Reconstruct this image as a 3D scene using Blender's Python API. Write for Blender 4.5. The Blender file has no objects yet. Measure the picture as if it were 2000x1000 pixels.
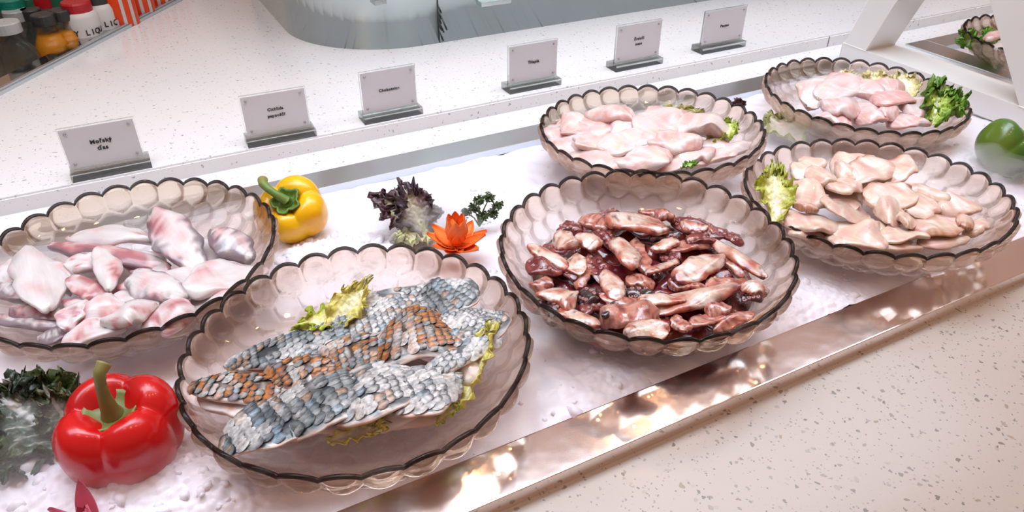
import bpy, bmesh, math, random
from mathutils import Vector, Matrix, noise
PI = math.pi; R = math.radians
scene = bpy.context.scene; COL = scene.collection
random.seed(7)

# ---------------------------------------------------------------- camera
F_PX = 1437.0
cam_d = bpy.data.cameras.new('camera'); cam = bpy.data.objects.new('camera', cam_d); COL.objects.link(cam)
cam_d.sensor_width = 36; cam_d.lens = F_PX*36/2000; cam_d.clip_start = .01
PITCH, ROLL, YAW = R(34.09), R(.32), R(27.9)
FW = Vector((math.sin(YAW)*math.cos(PITCH), math.cos(YAW)*math.cos(PITCH), -math.sin(PITCH)))
RT0 = Vector((math.cos(YAW), -math.sin(YAW), 0)); UP0 = RT0.cross(FW)
RT = RT0*math.cos(ROLL)+UP0*math.sin(ROLL); UP = -RT0*math.sin(ROLL)+UP0*math.cos(ROLL)
CAM = Vector((0, 0, .45))
cam.matrix_world = Matrix(((RT.x, UP.x, -FW.x, CAM.x), (RT.y, UP.y, -FW.y, CAM.y), (RT.z, UP.z, -FW.z, CAM.z), (0, 0, 0, 1)))
scene.camera = cam

# ---------------------------------------------------------------- world, lights, exposure
w = bpy.data.worlds.new('world'); scene.world = w; w.use_nodes = True
wt = w.node_tree; wc = wt.nodes.new('ShaderNodeTexCoord'); wx = wt.nodes.new('ShaderNodeSeparateXYZ'); wr = wt.nodes.new('ShaderNodeValToRGB')
wt.links.new(wc.outputs['Generated'], wx.inputs[0]); wt.links.new(wx.outputs['Z'], wr.inputs[0]); wt.links.new(wr.outputs[0], wt.nodes['Background'].inputs[0])
el = wr.color_ramp.elements; el[0].position = 0; el[0].color = (.40, .25, .15, 1); el[1].position = 1; el[1].color = (.55, .56, .62, 1)
for ps, c_ in ((.16, (.42, .25, .15, 1)), (.32, (.90, .53, .38, 1)), (.60, (1.0, .60, .48, 1)), (.84, (.95, .60, .52, 1)), (.93, (.60, .56, .58, 1))):
    e_ = el.new(ps); e_.color = c_
wt.nodes['Background'].inputs[1].default_value = .44
def area(name, loc, target, sx, sy, col, power, shape='RECTANGLE', spread=180):
    l = bpy.data.lights.new(name, 'AREA'); l.shape = shape; l.size = sx
    if shape in ('RECTANGLE', 'ELLIPSE'): l.size_y = sy
    l.color = col; l.energy = power; l.spread = R(spread)
    o = bpy.data.objects.new(name, l); COL.objects.link(o); o.location = loc
    d = Vector(target)-Vector(loc); o.rotation_euler = d.to_track_quat('-Z', 'Y').to_euler()
    return o
area('led_canopy_light', (.45, .72, .95), (.45, .68, 0), 2.6, .34, (.74, .85, 1.0), 10.5, spread=120)
area('room_light', (.4, 1.5, 2.5), (.4, 1.2, 0), 1.2, 1.2, (.70, .87, 1.0), 15)
for k, (x, y) in enumerate([(-.35, .35), (.25, .15), (.85, .2), (1.45, .35), (.0, 1.3), (.6, 1.5), (1.3, 1.4)]):
    area('warm_lamp', (x, y, 1.55), (x, y, 0), .09, .09, (1.0, .60, .32), 1.5, 'DISK')
scene.view_settings.view_transform = 'Standard'; scene.view_settings.look = 'None'
scene.view_settings.gamma = 1; scene.view_settings.use_curve_mapping = False
scene.view_settings.exposure = 0.0
cy = scene.cycles
cy.max_bounces = 14; cy.transmission_bounces = 14; cy.transparent_max_bounces = 16; cy.glossy_bounces = 5
cy.diffuse_bounces = 3; cy.volume_bounces = 1; cy.sample_clamp_indirect = 10; cy.use_denoising = True

# ---------------------------------------------------------------- pixel helpers (2000 x 1000 frame) -> world points
def ray(x, y): return FW+RT*((x-1000)/F_PX)-UP*((y-500)/F_PX)
def at(x, y, z=0.0):
    v = ray(x, y); return CAM+v*((z-CAM.z)/v.z)
def ppm(P): return F_PX/((Vector(P)-CAM).dot(FW))          # pixels per metre there
def to_px(P):
    d = Vector(P)-CAM; z = d.dot(FW); return 1000+F_PX*d.dot(RT)/z, 500-F_PX*d.dot(UP)/z
def N3(x, y, z): return noise.noise(Vector((x, y, z)))
def smooth(a, b, t):
    t = max(0, min(1, (t-a)/(b-a))); return t*t*(3-2*t)
def mixc(a, b, t):
    t = max(0, min(1, t)); return tuple(a[i]*(1-t)+b[i]*t for i in range(3))
def srgb(r, g, b):
    return tuple(((c/255)/12.92 if c/255 <= .04045 else ((c/255+.055)/1.055)**2.4) for c in (r, g, b))

# ---------------------------------------------------------------- materials
def new_mat(name):
    m = bpy.data.materials.new(name); m.use_nodes = True; nt = m.node_tree
    return m, nt, nt.nodes['Principled BSDF']
def plain(name, col, rough=.4, metal=0, **kw):
    m, nt, p = new_mat(name); p.inputs['Base Color'].default_value = (*col, 1)
    p.inputs['Roughness'].default_value = rough; p.inputs['Metallic'].default_value = metal
    for k, v in kw.items(): p.inputs[k.replace('_', ' ')].default_value = v
    return m
def node(nt, t, **kw):
    n = nt.nodes.new(t)
    for k, v in kw.items():
        if k in n.inputs: n.inputs[k].default_value = v
        else: setattr(n, k, v)
    return n
def quartz(name, base, speck1, speck2, rough, dens=.30):
    m, nt, p = new_mat(name); L = nt.links
    tc = node(nt, 'ShaderNodeTexCoord')
    last = None
    for (sc_, spk, thr, rad) in ((170, speck1, dens, .30), (95, speck2, dens*.8, .20), (330, speck1, dens, .28)):
        nz = node(nt, 'ShaderNodeTexNoise'); nz.inputs['Scale'].default_value = sc_*1.3; L.new(tc.outputs['Object'], nz.inputs['Vector'])
        mx = node(nt, 'ShaderNodeVectorMath', operation='MULTIPLY_ADD')
        mx.inputs[1].default_value = (.006*170/sc_,)*3; L.new(nz.outputs['Color'], mx.inputs[0]); L.new(tc.outputs['Object'], mx.inputs[2])
        v = node(nt, 'ShaderNodeTexVoronoi'); v.inputs['Scale'].default_value = sc_; L.new(mx.outputs[0], v.inputs['Vector'])
        sx = node(nt, 'ShaderNodeSeparateColor'); L.new(v.outputs['Color'], sx.inputs[0])
        c1 = node(nt, 'ShaderNodeMath', operation='LESS_THAN'); c1.inputs[1].default_value = thr; L.new(sx.outputs[0], c1.inputs[0])
        c2 = node(nt, 'ShaderNodeMath', operation='LESS_THAN'); c2.inputs[1].default_value = rad; L.new(v.outputs['Distance'], c2.inputs[0])
        mu = node(nt, 'ShaderNodeMath', operation='MULTIPLY'); L.new(c1.outputs[0], mu.inputs[0]); L.new(c2.outputs[0], mu.inputs[1])
        m2 = node(nt, 'ShaderNodeMath', operation='MULTIPLY'); L.new(mu.outputs[0], m2.inputs[0]); L.new(sx.outputs[1], m2.inputs[1])
        mix = node(nt, 'ShaderNodeMix', data_type='RGBA'); L.new(m2.outputs[0], mix.inputs['Factor'])
        if last is None: mix.inputs['A'].default_value = (*base, 1)
        else: L.new(last, mix.inputs['A'])
        mix.inputs['B'].default_value = (*spk, 1); last = mix.outputs['Result']
    L.new(last, p.inputs['Base Color']); p.inputs['Roughness'].default_value = rough
    return m
def steel(name, col, rough, bump=.05):
    m, nt, p = new_mat(name); L = nt.links
    p.inputs['Base Color'].default_value = (*col, 1); p.inputs['Metallic'].default_value = 1; p.inputs['Roughness'].default_value = rough
    tc = node(nt, 'ShaderNodeTexCoord'); nz = node(nt, 'ShaderNodeTexNoise'); nz.inputs['Scale'].default_value = 14; nz.inputs['Detail'].default_value = 3
    L.new(tc.outputs['Object'], nz.inputs['Vector'])
    b = node(nt, 'ShaderNodeBump'); b.inputs['Strength'].default_value = bump; b.inputs['Distance'].default_value = .01
    L.new(nz.outputs['Fac'], b.inputs['Height']); L.new(b.outputs[0], p.inputs['Normal'])
    return m
def attr_mat(name, rough=.3, coat=.0, var=.12, nscale=120, bump=.3, bdist=.001, stretch=(1, 1, 1), sss=0, trans=0):
    m, nt, p = new_mat(name); L = nt.links
    a = node(nt, 'ShaderNodeAttribute', attribute_name='Col'); tc = node(nt, 'ShaderNodeTexCoord')
    mp = node(nt, 'ShaderNodeMapping'); mp.inputs['Scale'].default_value = stretch; L.new(tc.outputs['Object'], mp.inputs['Vector'])
    nz = node(nt, 'ShaderNodeTexNoise'); nz.inputs['Scale'].default_value = nscale; nz.inputs['Detail'].default_value = 4
    L.new(mp.outputs[0], nz.inputs['Vector'])
    mr = node(nt, 'ShaderNodeMapRange'); mr.inputs['From Min'].default_value = .3; mr.inputs['From Max'].default_value = .7
    mr.inputs['To Min'].default_value = 1-var; mr.inputs['To Max'].default_value = 1+var*.6; L.new(nz.outputs['Fac'], mr.inputs['Value'])
    vm = node(nt, 'ShaderNodeVectorMath', operation='SCALE'); L.new(a.outputs['Color'], vm.inputs[0]); L.new(mr.outputs[0], vm.inputs['Scale'])
    L.new(vm.outputs[0], p.inputs['Base Color']); p.inputs['Roughness'].default_value = rough
    p.inputs['Coat Weight'].default_value = coat; p.inputs['Coat Roughness'].default_value = .08
    b = node(nt, 'ShaderNodeBump'); b.inputs['Strength'].default_value = bump; b.inputs['Distance'].default_value = bdist
    L.new(nz.outputs['Fac'], b.inputs['Height']); L.new(b.outputs[0], p.inputs['Normal'])
    if sss:
        p.inputs['Subsurface Weight'].default_value = sss; p.inputs['Subsurface Radius'].default_value = (1, .5, .4); p.inputs['Subsurface Scale'].default_value = .006
    return m
def glass(name, tint, clear=.35, ior=1.45, rough=0.0):
    m = bpy.data.materials.new(name); m.use_nodes = True; nt = m.node_tree; nt.nodes.clear(); L = nt.links
    g = node(nt, 'ShaderNodeBsdfGlass'); g.inputs['Color'].default_value = (*tint, 1); g.inputs['IOR'].default_value = ior; g.inputs['Roughness'].default_value = rough
    t = node(nt, 'ShaderNodeBsdfTransparent'); t.inputs['Color'].default_value = (*tint, 1)
    mx = node(nt, 'ShaderNodeMixShader'); mx.inputs[0].default_value = clear
    o = node(nt, 'ShaderNodeOutputMaterial')
    L.new(g.outputs[0], mx.inputs[1]); L.new(t.outputs[0], mx.inputs[2]); L.new(mx.outputs[0], o.inputs['Surface'])
    return m
M_QW = quartz('white_quartz', (.80, .81, .82), (.36, .38, .39), (.50, .48, .48), .16, .17)
M_QB = quartz('beige_quartz', (.53, .475, .43), (.20, .18, .15), (.34, .27, .20), .22)
M_STEEL = steel('brushed_steel', (.66, .72, .76), .34)
M_FRAME = steel('polished_frame_steel', (.93, .84, .80), .15, .10)
M_DRUM = steel('drum_steel', (.62, .70, .70), .22)
M_WHITE = plain('white_lacquer', (.84, .86, .85), .22)
M_GLASS = glass('smoky_glass', (.96, .925, .89), .32)
nt = M_GLASS.node_tree; tc = node(nt, 'ShaderNodeTexCoord'); sx = node(nt, 'ShaderNodeSeparateXYZ'); cr = node(nt, 'ShaderNodeValToRGB'); mr = node(nt, 'ShaderNodeMapRange')
nt.links.new(tc.outputs['Object'], sx.inputs[0]); nt.links.new(sx.outputs['Z'], mr.inputs['Value']); mr.inputs['From Min'].default_value = -.046; mr.inputs['From Max'].default_value = -.004
nt.links.new(mr.outputs[0], cr.inputs[0]); cr.color_ramp.elements[0].color = (.985, .975, .965, 1); cr.color_ramp.elements[1].color = (.89, .815, .75, 1)  # tint paled towards the base in place of bright ice seen through it
mf = node(nt, 'ShaderNodeMapRange'); nt.links.new(sx.outputs['Z'], mf.inputs['Value']); mf.inputs['From Min'].default_value = -.045; mf.inputs['From Max'].default_value = -.010
mf.inputs['To Min'].default_value = .80; mf.inputs['To Max'].default_value = .32
for n_ in nt.nodes:
    if n_.type == 'MIX_SHADER': nt.links.new(mf.outputs[0], n_.inputs[0])
for n_ in nt.nodes:
    if n_.type in ('BSDF_GLASS', 'BSDF_TRANSPARENT'): nt.links.new(cr.outputs[0], n_.inputs['Color'])
M_RIM = glass('refraction_dark_rim_glass', (.33, .32, .32), .0)  # rim tinted dark in place of the dark surroundings it would refract
M_ACR = glass('clear_acrylic', (.97, .985, .98), .30, 1.49)
M_CARD = plain('grey_card', (.62, .61, .63), .5)
M_INK = plain('black_ink', (.02, .02, .02), .6)
M_SCREW = plain('dull_screw', (.40, .40, .42), .35, .6)
M_FLESH = attr_mat('fish_flesh', .28, .35, .10, 90, .35, .0015, (.35, 2.2, 2.2), .12)
M_OCTO = attr_mat('octopus_flesh', .20, 1.0, .22, 160, .55, .002)
M_SCALE = attr_mat('fish_scales', .34, .15, .5, 260, .5, .001, (1, 1, 1))
M_LEAF = attr_mat('leaf', .38, .15, .25, 170, .6, .003)
M_VEG = attr_mat('vegetable_skin', .26, .25, .05, 30, .05, .001)
M_DRY = attr_mat('dry_surface', .45, 0, .1, 60, .2, .001)

# ---------------------------------------------------------------- object helpers
def tag(o, label=None, cat=None, group=None, kind=None):
    if label: o['label'] = label
    if cat: o['category'] = cat
    if group: o['group'] = group
    if kind: o['kind'] = kind
    return o
def mesh(name, verts, faces, mat, parent=None, col=None, sm=True, mw=None):
    me = bpy.data.meshes.new(name); me.from_pydata([tuple(v) for v in verts], [], faces)
    if sm: me.polygons.foreach_set('use_smooth', [True]*len(me.polygons))
    if col:
        ca = me.color_attributes.new('Col', 'FLOAT_COLOR', 'POINT'); flat = []
        for c in col: flat += [c[0], c[1], c[2], 1]
        ca.data.foreach_set('color', flat)
    me.materials.append(mat); me.update()
    o = bpy.data.objects.new(name, me); COL.objects.link(o)
    if parent: o.parent = parent
    if mw is not None: o.matrix_world = mw
    return o
def empty(name, loc=(0, 0, 0), rz=0):
    o = bpy.data.objects.new(name, None); COL.objects.link(o); o.location = loc; o.rotation_euler = (0, 0, rz); o.empty_display_size = .02
    return o
def bm_mesh(name, bm, mat, parent=None, sm=False):
    me = bpy.data.meshes.new(name); bmesh.ops.recalc_face_normals(bm, faces=bm.faces[:]); bm.to_mesh(me); bm.free(); me.materials.append(mat)
    if sm: me.polygons.foreach_set('use_smooth', [True]*len(me.polygons))
    o = bpy.data.objects.new(name, me); COL.objects.link(o)
    if parent: o.parent = parent
    return o
def box(name, a, b, mat, parent=None, bev=0):
    bm = bmesh.new(); bmesh.ops.create_cube(bm, size=1)
    for v in bm.verts: v.co = Vector((a[i]+(v.co[i]+.5)*(b[i]-a[i]) for i in range(3)))
    if bev: bmesh.ops.bevel(bm, geom=bm.edges[:], offset=bev, segments=3, profile=.6, affect='EDGES')
    return bm_mesh(name, bm, mat, parent)
def prism(name, pts, h0, h1, mat, parent=None, axis=2, bev=0):
    bm = bmesh.new(); vs = []
    for h in (h0, h1):
        row = []
        for p in pts:
            c = [0, 0, 0]; c[axis] = h; q = [i for i in range(3) if i != axis]; c[q[0]], c[q[1]] = p
            row.append(bm.verts.new(c))
        vs.append(row)
    n = len(pts); bm.faces.new(vs[0][::-1]); bm.faces.new(vs[1])
    for i in range(n): bm.faces.new((vs[0][i], vs[0][(i+1) % n], vs[1][(i+1) % n], vs[1][i]))
    if bev: bmesh.ops.bevel(bm, geom=bm.edges[:], offset=bev, segments=2, affect='EDGES')
    return bm_mesh(name, bm, mat, parent)
def lathe_data(prof, n=32, cx=0, cy=0, cz=0):
    V, Fc = [], []
    for (r, z) in prof:
        for k in range(n):
            t = 2*PI*k/n; V.append((cx+r*math.cos(t), cy+r*math.sin(t), cz+z))
    for i in range(len(prof)-1):
        for k in range(n):
            a = i*n+k; b = i*n+(k+1) % n; Fc.append((a, b, b+n, a+n))
    return V, Fc
def tube_data(pts, radii, n=10):
    V, Fc = [], []; pts = [Vector(p) for p in pts]
    for i, p in enumerate(pts):
        d = (pts[min(i+1, len(pts)-1)]-pts[max(i-1, 0)]).normalized()
        s = d.cross(Vector((.13, .2, .97))).normalized(); t = s.cross(d)
        for k in range(n):
            a = 2*PI*k/n; V.append(p+(s*math.cos(a)+t*math.sin(a))*radii[i])
    for i in range(len(pts)-1):
        for k in range(n):
            a = i*n+k; b = i*n+(k+1) % n; Fc.append((a, b, b+n, a+n))
    Fc.append(tuple(range(n))[::-1]); Fc.append(tuple((len(pts)-1)*n+k for k in range(n)))
    return V, Fc
PENDING = []          # labels made unique at the end
def want(o, label, cat, group, tail):
    PENDING.append((o, label, cat, group, tail))

# ================================================================ SETTING
tray = empty('ice_tray', (0, 0, 0)); tag(tray, kind='structure')
X0, X1 = -.62, 1.13
box('tray_frame', (X0, .3105, -.016), (X1+.07, .3555, 0), M_FRAME, tray, .0016)
box('tray_frame', (X0, .832, -.010), (X1+.0, .878, .0008), M_STEEL, tray, .0008)
box('tray_frame', (X0-.05, .3105, -.016), (X0, .878, 0), M_STEEL, tray, .001)
box('tray_frame', (X1, .3560, -.016), (X1+.07, .878, 0), M_STEEL, tray, .001)
box('tray_liner', (X0, .3555, -.07), (X1, .832, -.06), M_STEEL, tray)
# front beige counter and lower back strip
tag(box('front_worktop', (-1.2, -.8, -.06), (2.8, .312, -.015), M_QB, None, .001), kind='structure')
tag(box('back_worktop', (X0-.3, .878, -.06), (2.9, .945, 0), M_QW, None, .0005), kind='structure')
tag(box('divider_worktop', (X1+.07, .3105, -.06), (1.31, .879, 0), M_QW, None, .0005), kind='structure')
tag(box('side_worktop', (-1.2, .3105, -.06), (X0-.05, .9, -.001), M_QW, None, .0005), kind='structure')
# raised back counter, bull-nosed slab with a seam, cut along the drinks cooler
RD = Vector((.588, .809, 0)).normalized(); RN = Vector((-RD.y, RD.x, 0)); RP = Vector((-.1932, 1.2988, .02))
def rail(s, p, z=.02): q = RP+RD*s+RN*p; return (q.x, q.y, z)
ra, rb = rail(-.442, 0), rail(1.4, 0)
SEAM = 1.168
def slab_top(name, x0, x1, poly):
    prism(name, poly, -.02, .0215, M_QW, None, 2, .0025)['kind'] = 'structure'
slab_top('upper_worktop', 0, 0, [(ra[0]-.003, .938), (3.2, .938), (3.2, rb[1]), (rb[0], rb[1]), (ra[0], ra[1]+.002)])
tag(box('trim_1', (SEAM-.0006, .9372, .001), (SEAM+.0006, .9384, .0205), plain('joint_grey', (.15, .14, .14), .7)), kind='structure')
slab_top('upper_worktop', 0, 0, [rail(-.45, .64)[:2], (3.2, rail(-.45, .64)[1]), (3.2, 3.6), rail(1.4, .64)[:2]] if False else [rail(-.43, .641)[:2], rail(1.4, .641)[:2], rail(1.4, 1.6)[:2], rail(-.43, 1.6)[:2]])
tag(box('floor', (-4, -3, -.92), (6, 6, -.90), plain('floor_paint', (.35, .33, .31), .5)), kind='structure')

# crushed ice bed: height field + loose lumps
def ice_h(x, y):
    h = -.004+.0035*N3(x*22, y*22, 1)+.0022*N3(x*60, y*60, 4)
    def bump(cx, cy, r, a): d = ((x-cx)**2+(y-cy)**2)/(r*r); return a*math.exp(-d)
    hb = sum(bump(*c) for c in HEAPS)
    if hb > .001:
        d1 = noise.voronoi(Vector((x*150, y*150, 1.5)))[0]; d2 = noise.voronoi(Vector((x*330, y*330, 4.5)))[0]; k = min(1, hb/.006); h += hb+k*(.0042*(1-min(1, (d1[0])*1.2))+.0014*(1-d2[0]))
    else: h += hb
    e = min(y-.3555, .832-y); h -= .004*math.exp(-max(e, 0)/.012)
    return h
def hp(px, py, r, a): p = at(px, py, .01); return (p.x, p.y, r, a)
HEAPS = [hp(150, 985, .06, .014), hp(330, 985, .05, .012), hp(430, 960, .03, .008), hp(240, 900, .05, .006), hp(620, 500, .05, .012), hp(740, 490, .045, .012), hp(20, 900, .06, .012),
         hp(500, 560, .03, .006), hp(930, 560, .05, .006), hp(1000, 380, .05, .006), hp(1180, 740, .05, .004), hp(1560, 600, .05, .004), hp(1960, 400, .04, .012), hp(1860, 300, .05, .008), hp(1640, 560, .04, .004)]
def build_ice():
    nx, ny = 900, 300; V, Fc = [], []
    for j in range(ny+1):
        y = .3556+(.832-.3556)*j/ny
        for i in range(nx+1):
            x = X0+(X1-X0)*i/nx; V.append((x, y, ice_h(x, y)))
    for j in range(ny):
        for i in range(nx):
            a = j*(nx+1)+i; Fc.append((a, a+1, a+nx+2, a+nx+1))
    return V, Fc
m, nt, p = new_mat('crushed_ice')
p.inputs['Base Color'].default_value = (.88, .86, .95, 1); p.inputs['Roughness'].default_value = .30
p.inputs['Subsurface Weight'].default_value = .0; p.inputs['Specular IOR Level'].default_value = .35
tc = node(nt, 'ShaderNodeTexCoord'); v1 = node(nt, 'ShaderNodeTexNoise'); v1.inputs['Scale'].default_value = 130; v1.inputs['Detail'].default_value = 3
nt.links.new(tc.outputs['Object'], v1.inputs['Vector']); b = node(nt, 'ShaderNodeBump'); b.inputs['Strength'].default_value = .25; b.inputs['Distance'].default_value = .002
nt.links.new(v1.outputs['Fac'], b.inputs['Height']); nt.links.new(b.outputs[0], p.inputs['Normal']); M_ICE = m
V, Fc = build_ice(); ice = mesh('ice_bed', V, Fc, M_ICE, tray); ice['kind'] = 'stuff'

def blob_lump(V, Fc, c, s, rnd):
    # irregular ice chip: jittered 12-gon-ish octa sphere
    base = len(V); q = Matrix.Rotation(rnd.uniform(0, 6.3), 3, Vector((rnd.uniform(-1, 1), rnd.uniform(-1, 1), rnd.uniform(-1, 1))).normalized())
    for (x, y, z) in OCT_V:
        v = q @ Vector((x*rnd.uniform(.6, 1.3), y*rnd.uniform(.6, 1.2), z*rnd.uniform(.45, .9))); V.append(c+v*s)
    for f in OCT_F: Fc.append(tuple(base+i for i in f))
bm = bmesh.new(); bmesh.ops.create_icosphere(bm, subdivisions=1, radius=1); OCT_V = [tuple(v.co) for v in bm.verts]; OCT_F = [tuple(v.index for v in f.verts) for f in bm.faces]; bm.free()
rnd = random.Random(3); V, Fc = [], []
for (hx, hy, hr, ha) in HEAPS:
    n = int(2200*hr*ha/.014*.35)
    for _ in range(n):
        a = rnd.uniform(0, 2*PI); d = hr*1.3*math.sqrt(rnd.random()); x = hx+d*math.cos(a); y = hy+d*math.sin(a)
        if not (.361 < y < .826 and X0 < x < X1-.005): continue
        s = rnd.uniform(.002, .008)*(1 if rnd.random() < .85 else 1.5); blob_lump(V, Fc, Vector((x, y, ice_h(x, y)-s*.30)), s, rnd)
for _ in range(500):
    x = rnd.uniform(-.3, X1-.01); y = rnd.uniform(.36, .825); s = rnd.uniform(.001, .004); blob_lump(V, Fc, Vector((x, y, ice_h(x, y)-s*.3)), s, rnd)
lum = mesh('ice_chips', V, Fc, M_ICE, tray, sm=True); lum['kind'] = 'stuff'

# ================================================================ CANOPY SUPPORT (white, right)
xb0, xb1 = 1.125, 1.199
def ribbon(name, outer, inner, parent):
    V, Fc = [], []
    n = len(outer)
    for i in range(n):
        for x, c in ((xb0, outer[i]), (xb1, outer[i]), (xb1, inner[i]), (xb0, inner[i])): V.append((x, c[0], c[1]))
    for i in range(n-1):
        for k in range(4):
            a = i*4+k; b_ = i*4+(k+1) % 4; Fc.append((a, b_, b_+4, a+4))
    Fc += [(0, 1, 2, 3), tuple(4*(n-1)+k for k in (3, 2, 1, 0))]
    bm = bmesh.new(); me = bpy.data.meshes.new('t'); me.from_pydata(V, [], Fc); bm.from_mesh(me)
    bmesh.ops.bevel(bm, geom=[e for e in bm.edges if len(e.link_faces) == 2 and e.calc_face_angle(0) > .6], offset=.0012, segments=2, affect='EDGES')
    return bm_mesh(name, bm, M_WHITE, parent)
sup = empty('canopy_support', (1.16, .6, 0))
tag(sup, 'white A-shaped sneeze guard support with two leaning legs at right edge', 'support')
def rel(o, par): o.parent = par; o.matrix_parent_inverse = Matrix.Translation(-par.location); return o
rel(ribbon('base_bar', [(.872, .0), (.32, .0)], [(.872, .0335), (.32, .0335)], None), sup)
rel(ribbon('leg', [(.8685, .0336), (.845, .115), (.815, .22), (.78, .34), (.74, .46)], [(.8235, .0336), (.792, .12), (.755, .22), (.715, .34), (.67, .46)], None), sup)
rel(ribbon('leg', [(.428, .0336), (.50, .16), (.59, .30), (.69, .46)][::1], [(.549, .0336), (.645, .16), (.722, .30), (.80, .46)], None), sup)

# second tray on the right
t2 = empty('second_ice_tray', (1.31, .6, 0)); tag(t2, kind='structure')
for a, b_ in (((1.31, .34, -.016), (1.365, .878, .003)), ((1.365, .835, -.016), (2.6, .878, .003)), ((1.365, .34, -.016), (2.6, .39, .003))):
    rel(box('tray_frame', a, b_, M_STEEL, None, .001), t2)
V, Fc = [], []
for j in range(41):
    for i in range(81):
        x = 1.365+.9*i/80; y = .39+.445*j/40; V.append((x, y, -.008+.006*N3(x*30, y*30, 2)))
for j in range(40):
    for i in range(80):
        a = j*81+i; Fc.append((a, a+1, a+82, a+81))
i2 = mesh('ice_bed', V, Fc, M_ICE, None); i2['kind'] = 'stuff'; rel(i2, t2)
rel(box('tray_liner', (1.365, .39, -.06), (2.6, .835, -.03), M_STEEL), t2)
tag(box('right_worktop', (2.6, .3105, -.06), (3.2, .9, -.001), M_QW, None, .0005), kind='structure')

# ================================================================ STEEL DRUM HOUSING (behind)
dr = empty('steel_housing', (.6, 1.5, .0215)); tag(dr, 'long brushed steel housing with a rounded end on the upper counter', 'housing')
pts = []
for k in range(0, 17):
    a = PI+PI/2*k/16; pts.append((.465+.195*math.cos(a), 1.425+.195*math.sin(a)))
pts += [(1.9, 1.232), (1.9, 1.95)]
for k in range(0, 17):
    a = PI/2+PI/2*k/16; pts.append((.465+.195*math.cos(a), 1.755+.195*math.sin(a)))
o = prism('shell', pts, .0215, .42, M_DRUM); rel(o, dr)
for f in o.data.polygons: f.use_smooth = abs(f.normal.z) < .5
rel(box('seam', (.5, 1.2292, .022), (.5012, 1.2304, .30), plain('seam_dark', (.03, .04, .04), .6)), dr)
M_HOLE = plain('rivet_dark', (.02, .03, .03), .5)
for (x, y) in ((861, 45), (862, 58), (872, 57), (865, 78), (866, 62), (913, 77), (861, 36), (861, 24)):
    v = ray(x, y); t = (1.2305-CAM.y)/v.y; P = CAM+v*t
    bm = bmesh.new(); bmesh.ops.create_cone(bm, cap_ends=True, segments=12, radius1=.0018, radius2=.0013, depth=.003, matrix=Matrix.Translation((P.x, 1.2295, P.z)) @ Matrix.Rotation(PI/2, 4, 'X'))
    rel(bm_mesh('rivet', bm, M_HOLE, None, True), dr)
for (x, wd) in ((.415, .02), (.60, .06)):
    v = ray(740 if x < .5 else 965, 3); t = (1.222-CAM.y)/v.y; P = CAM+v*t
    rel(box('bracket_tab', (P.x-wd/2, 1.212, P.z-.004), (P.x+wd/2, 1.24, P.z+.004), M_DRUM, None, .001), dr)

# ================================================================ DRINKS COOLER (top left)
co = empty('drinks_cooler', (0, 0, 0)); tag(co, kind='structure')
def quad_slab(name, s0, s1, p0, p1, z0, z1, mat, bev=.001):
    return prism(name, [rail(s0, p0)[:2], rail(s1, p0)[:2], rail(s1, p1)[:2], rail(s0, p1)[:2]], z0, z1, mat, co, 2, bev)
quad_slab('edge_rail', -.43, 1.4, 0, .012, .0, .030, M_STEEL, .003)
quad_slab('steel_lip', -.43, 1.4, .013, .05, .005, .024, steel('lip_steel', (.55, .57, .57), .10))
M_DARK = plain('cooler_liner', (.05, .055, .06), .25)
quad_slab('cooler_floor', -.43, 1.4, .05, .62, -.09, -.055, M_DARK)
quad_slab('cooler_back', -.43, 1.4, .62, .64, -.09, .16, M_DARK)
quad_slab('cooler_side', -.45, -.43, 0, .64, -.09, .03, M_DARK)

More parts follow.
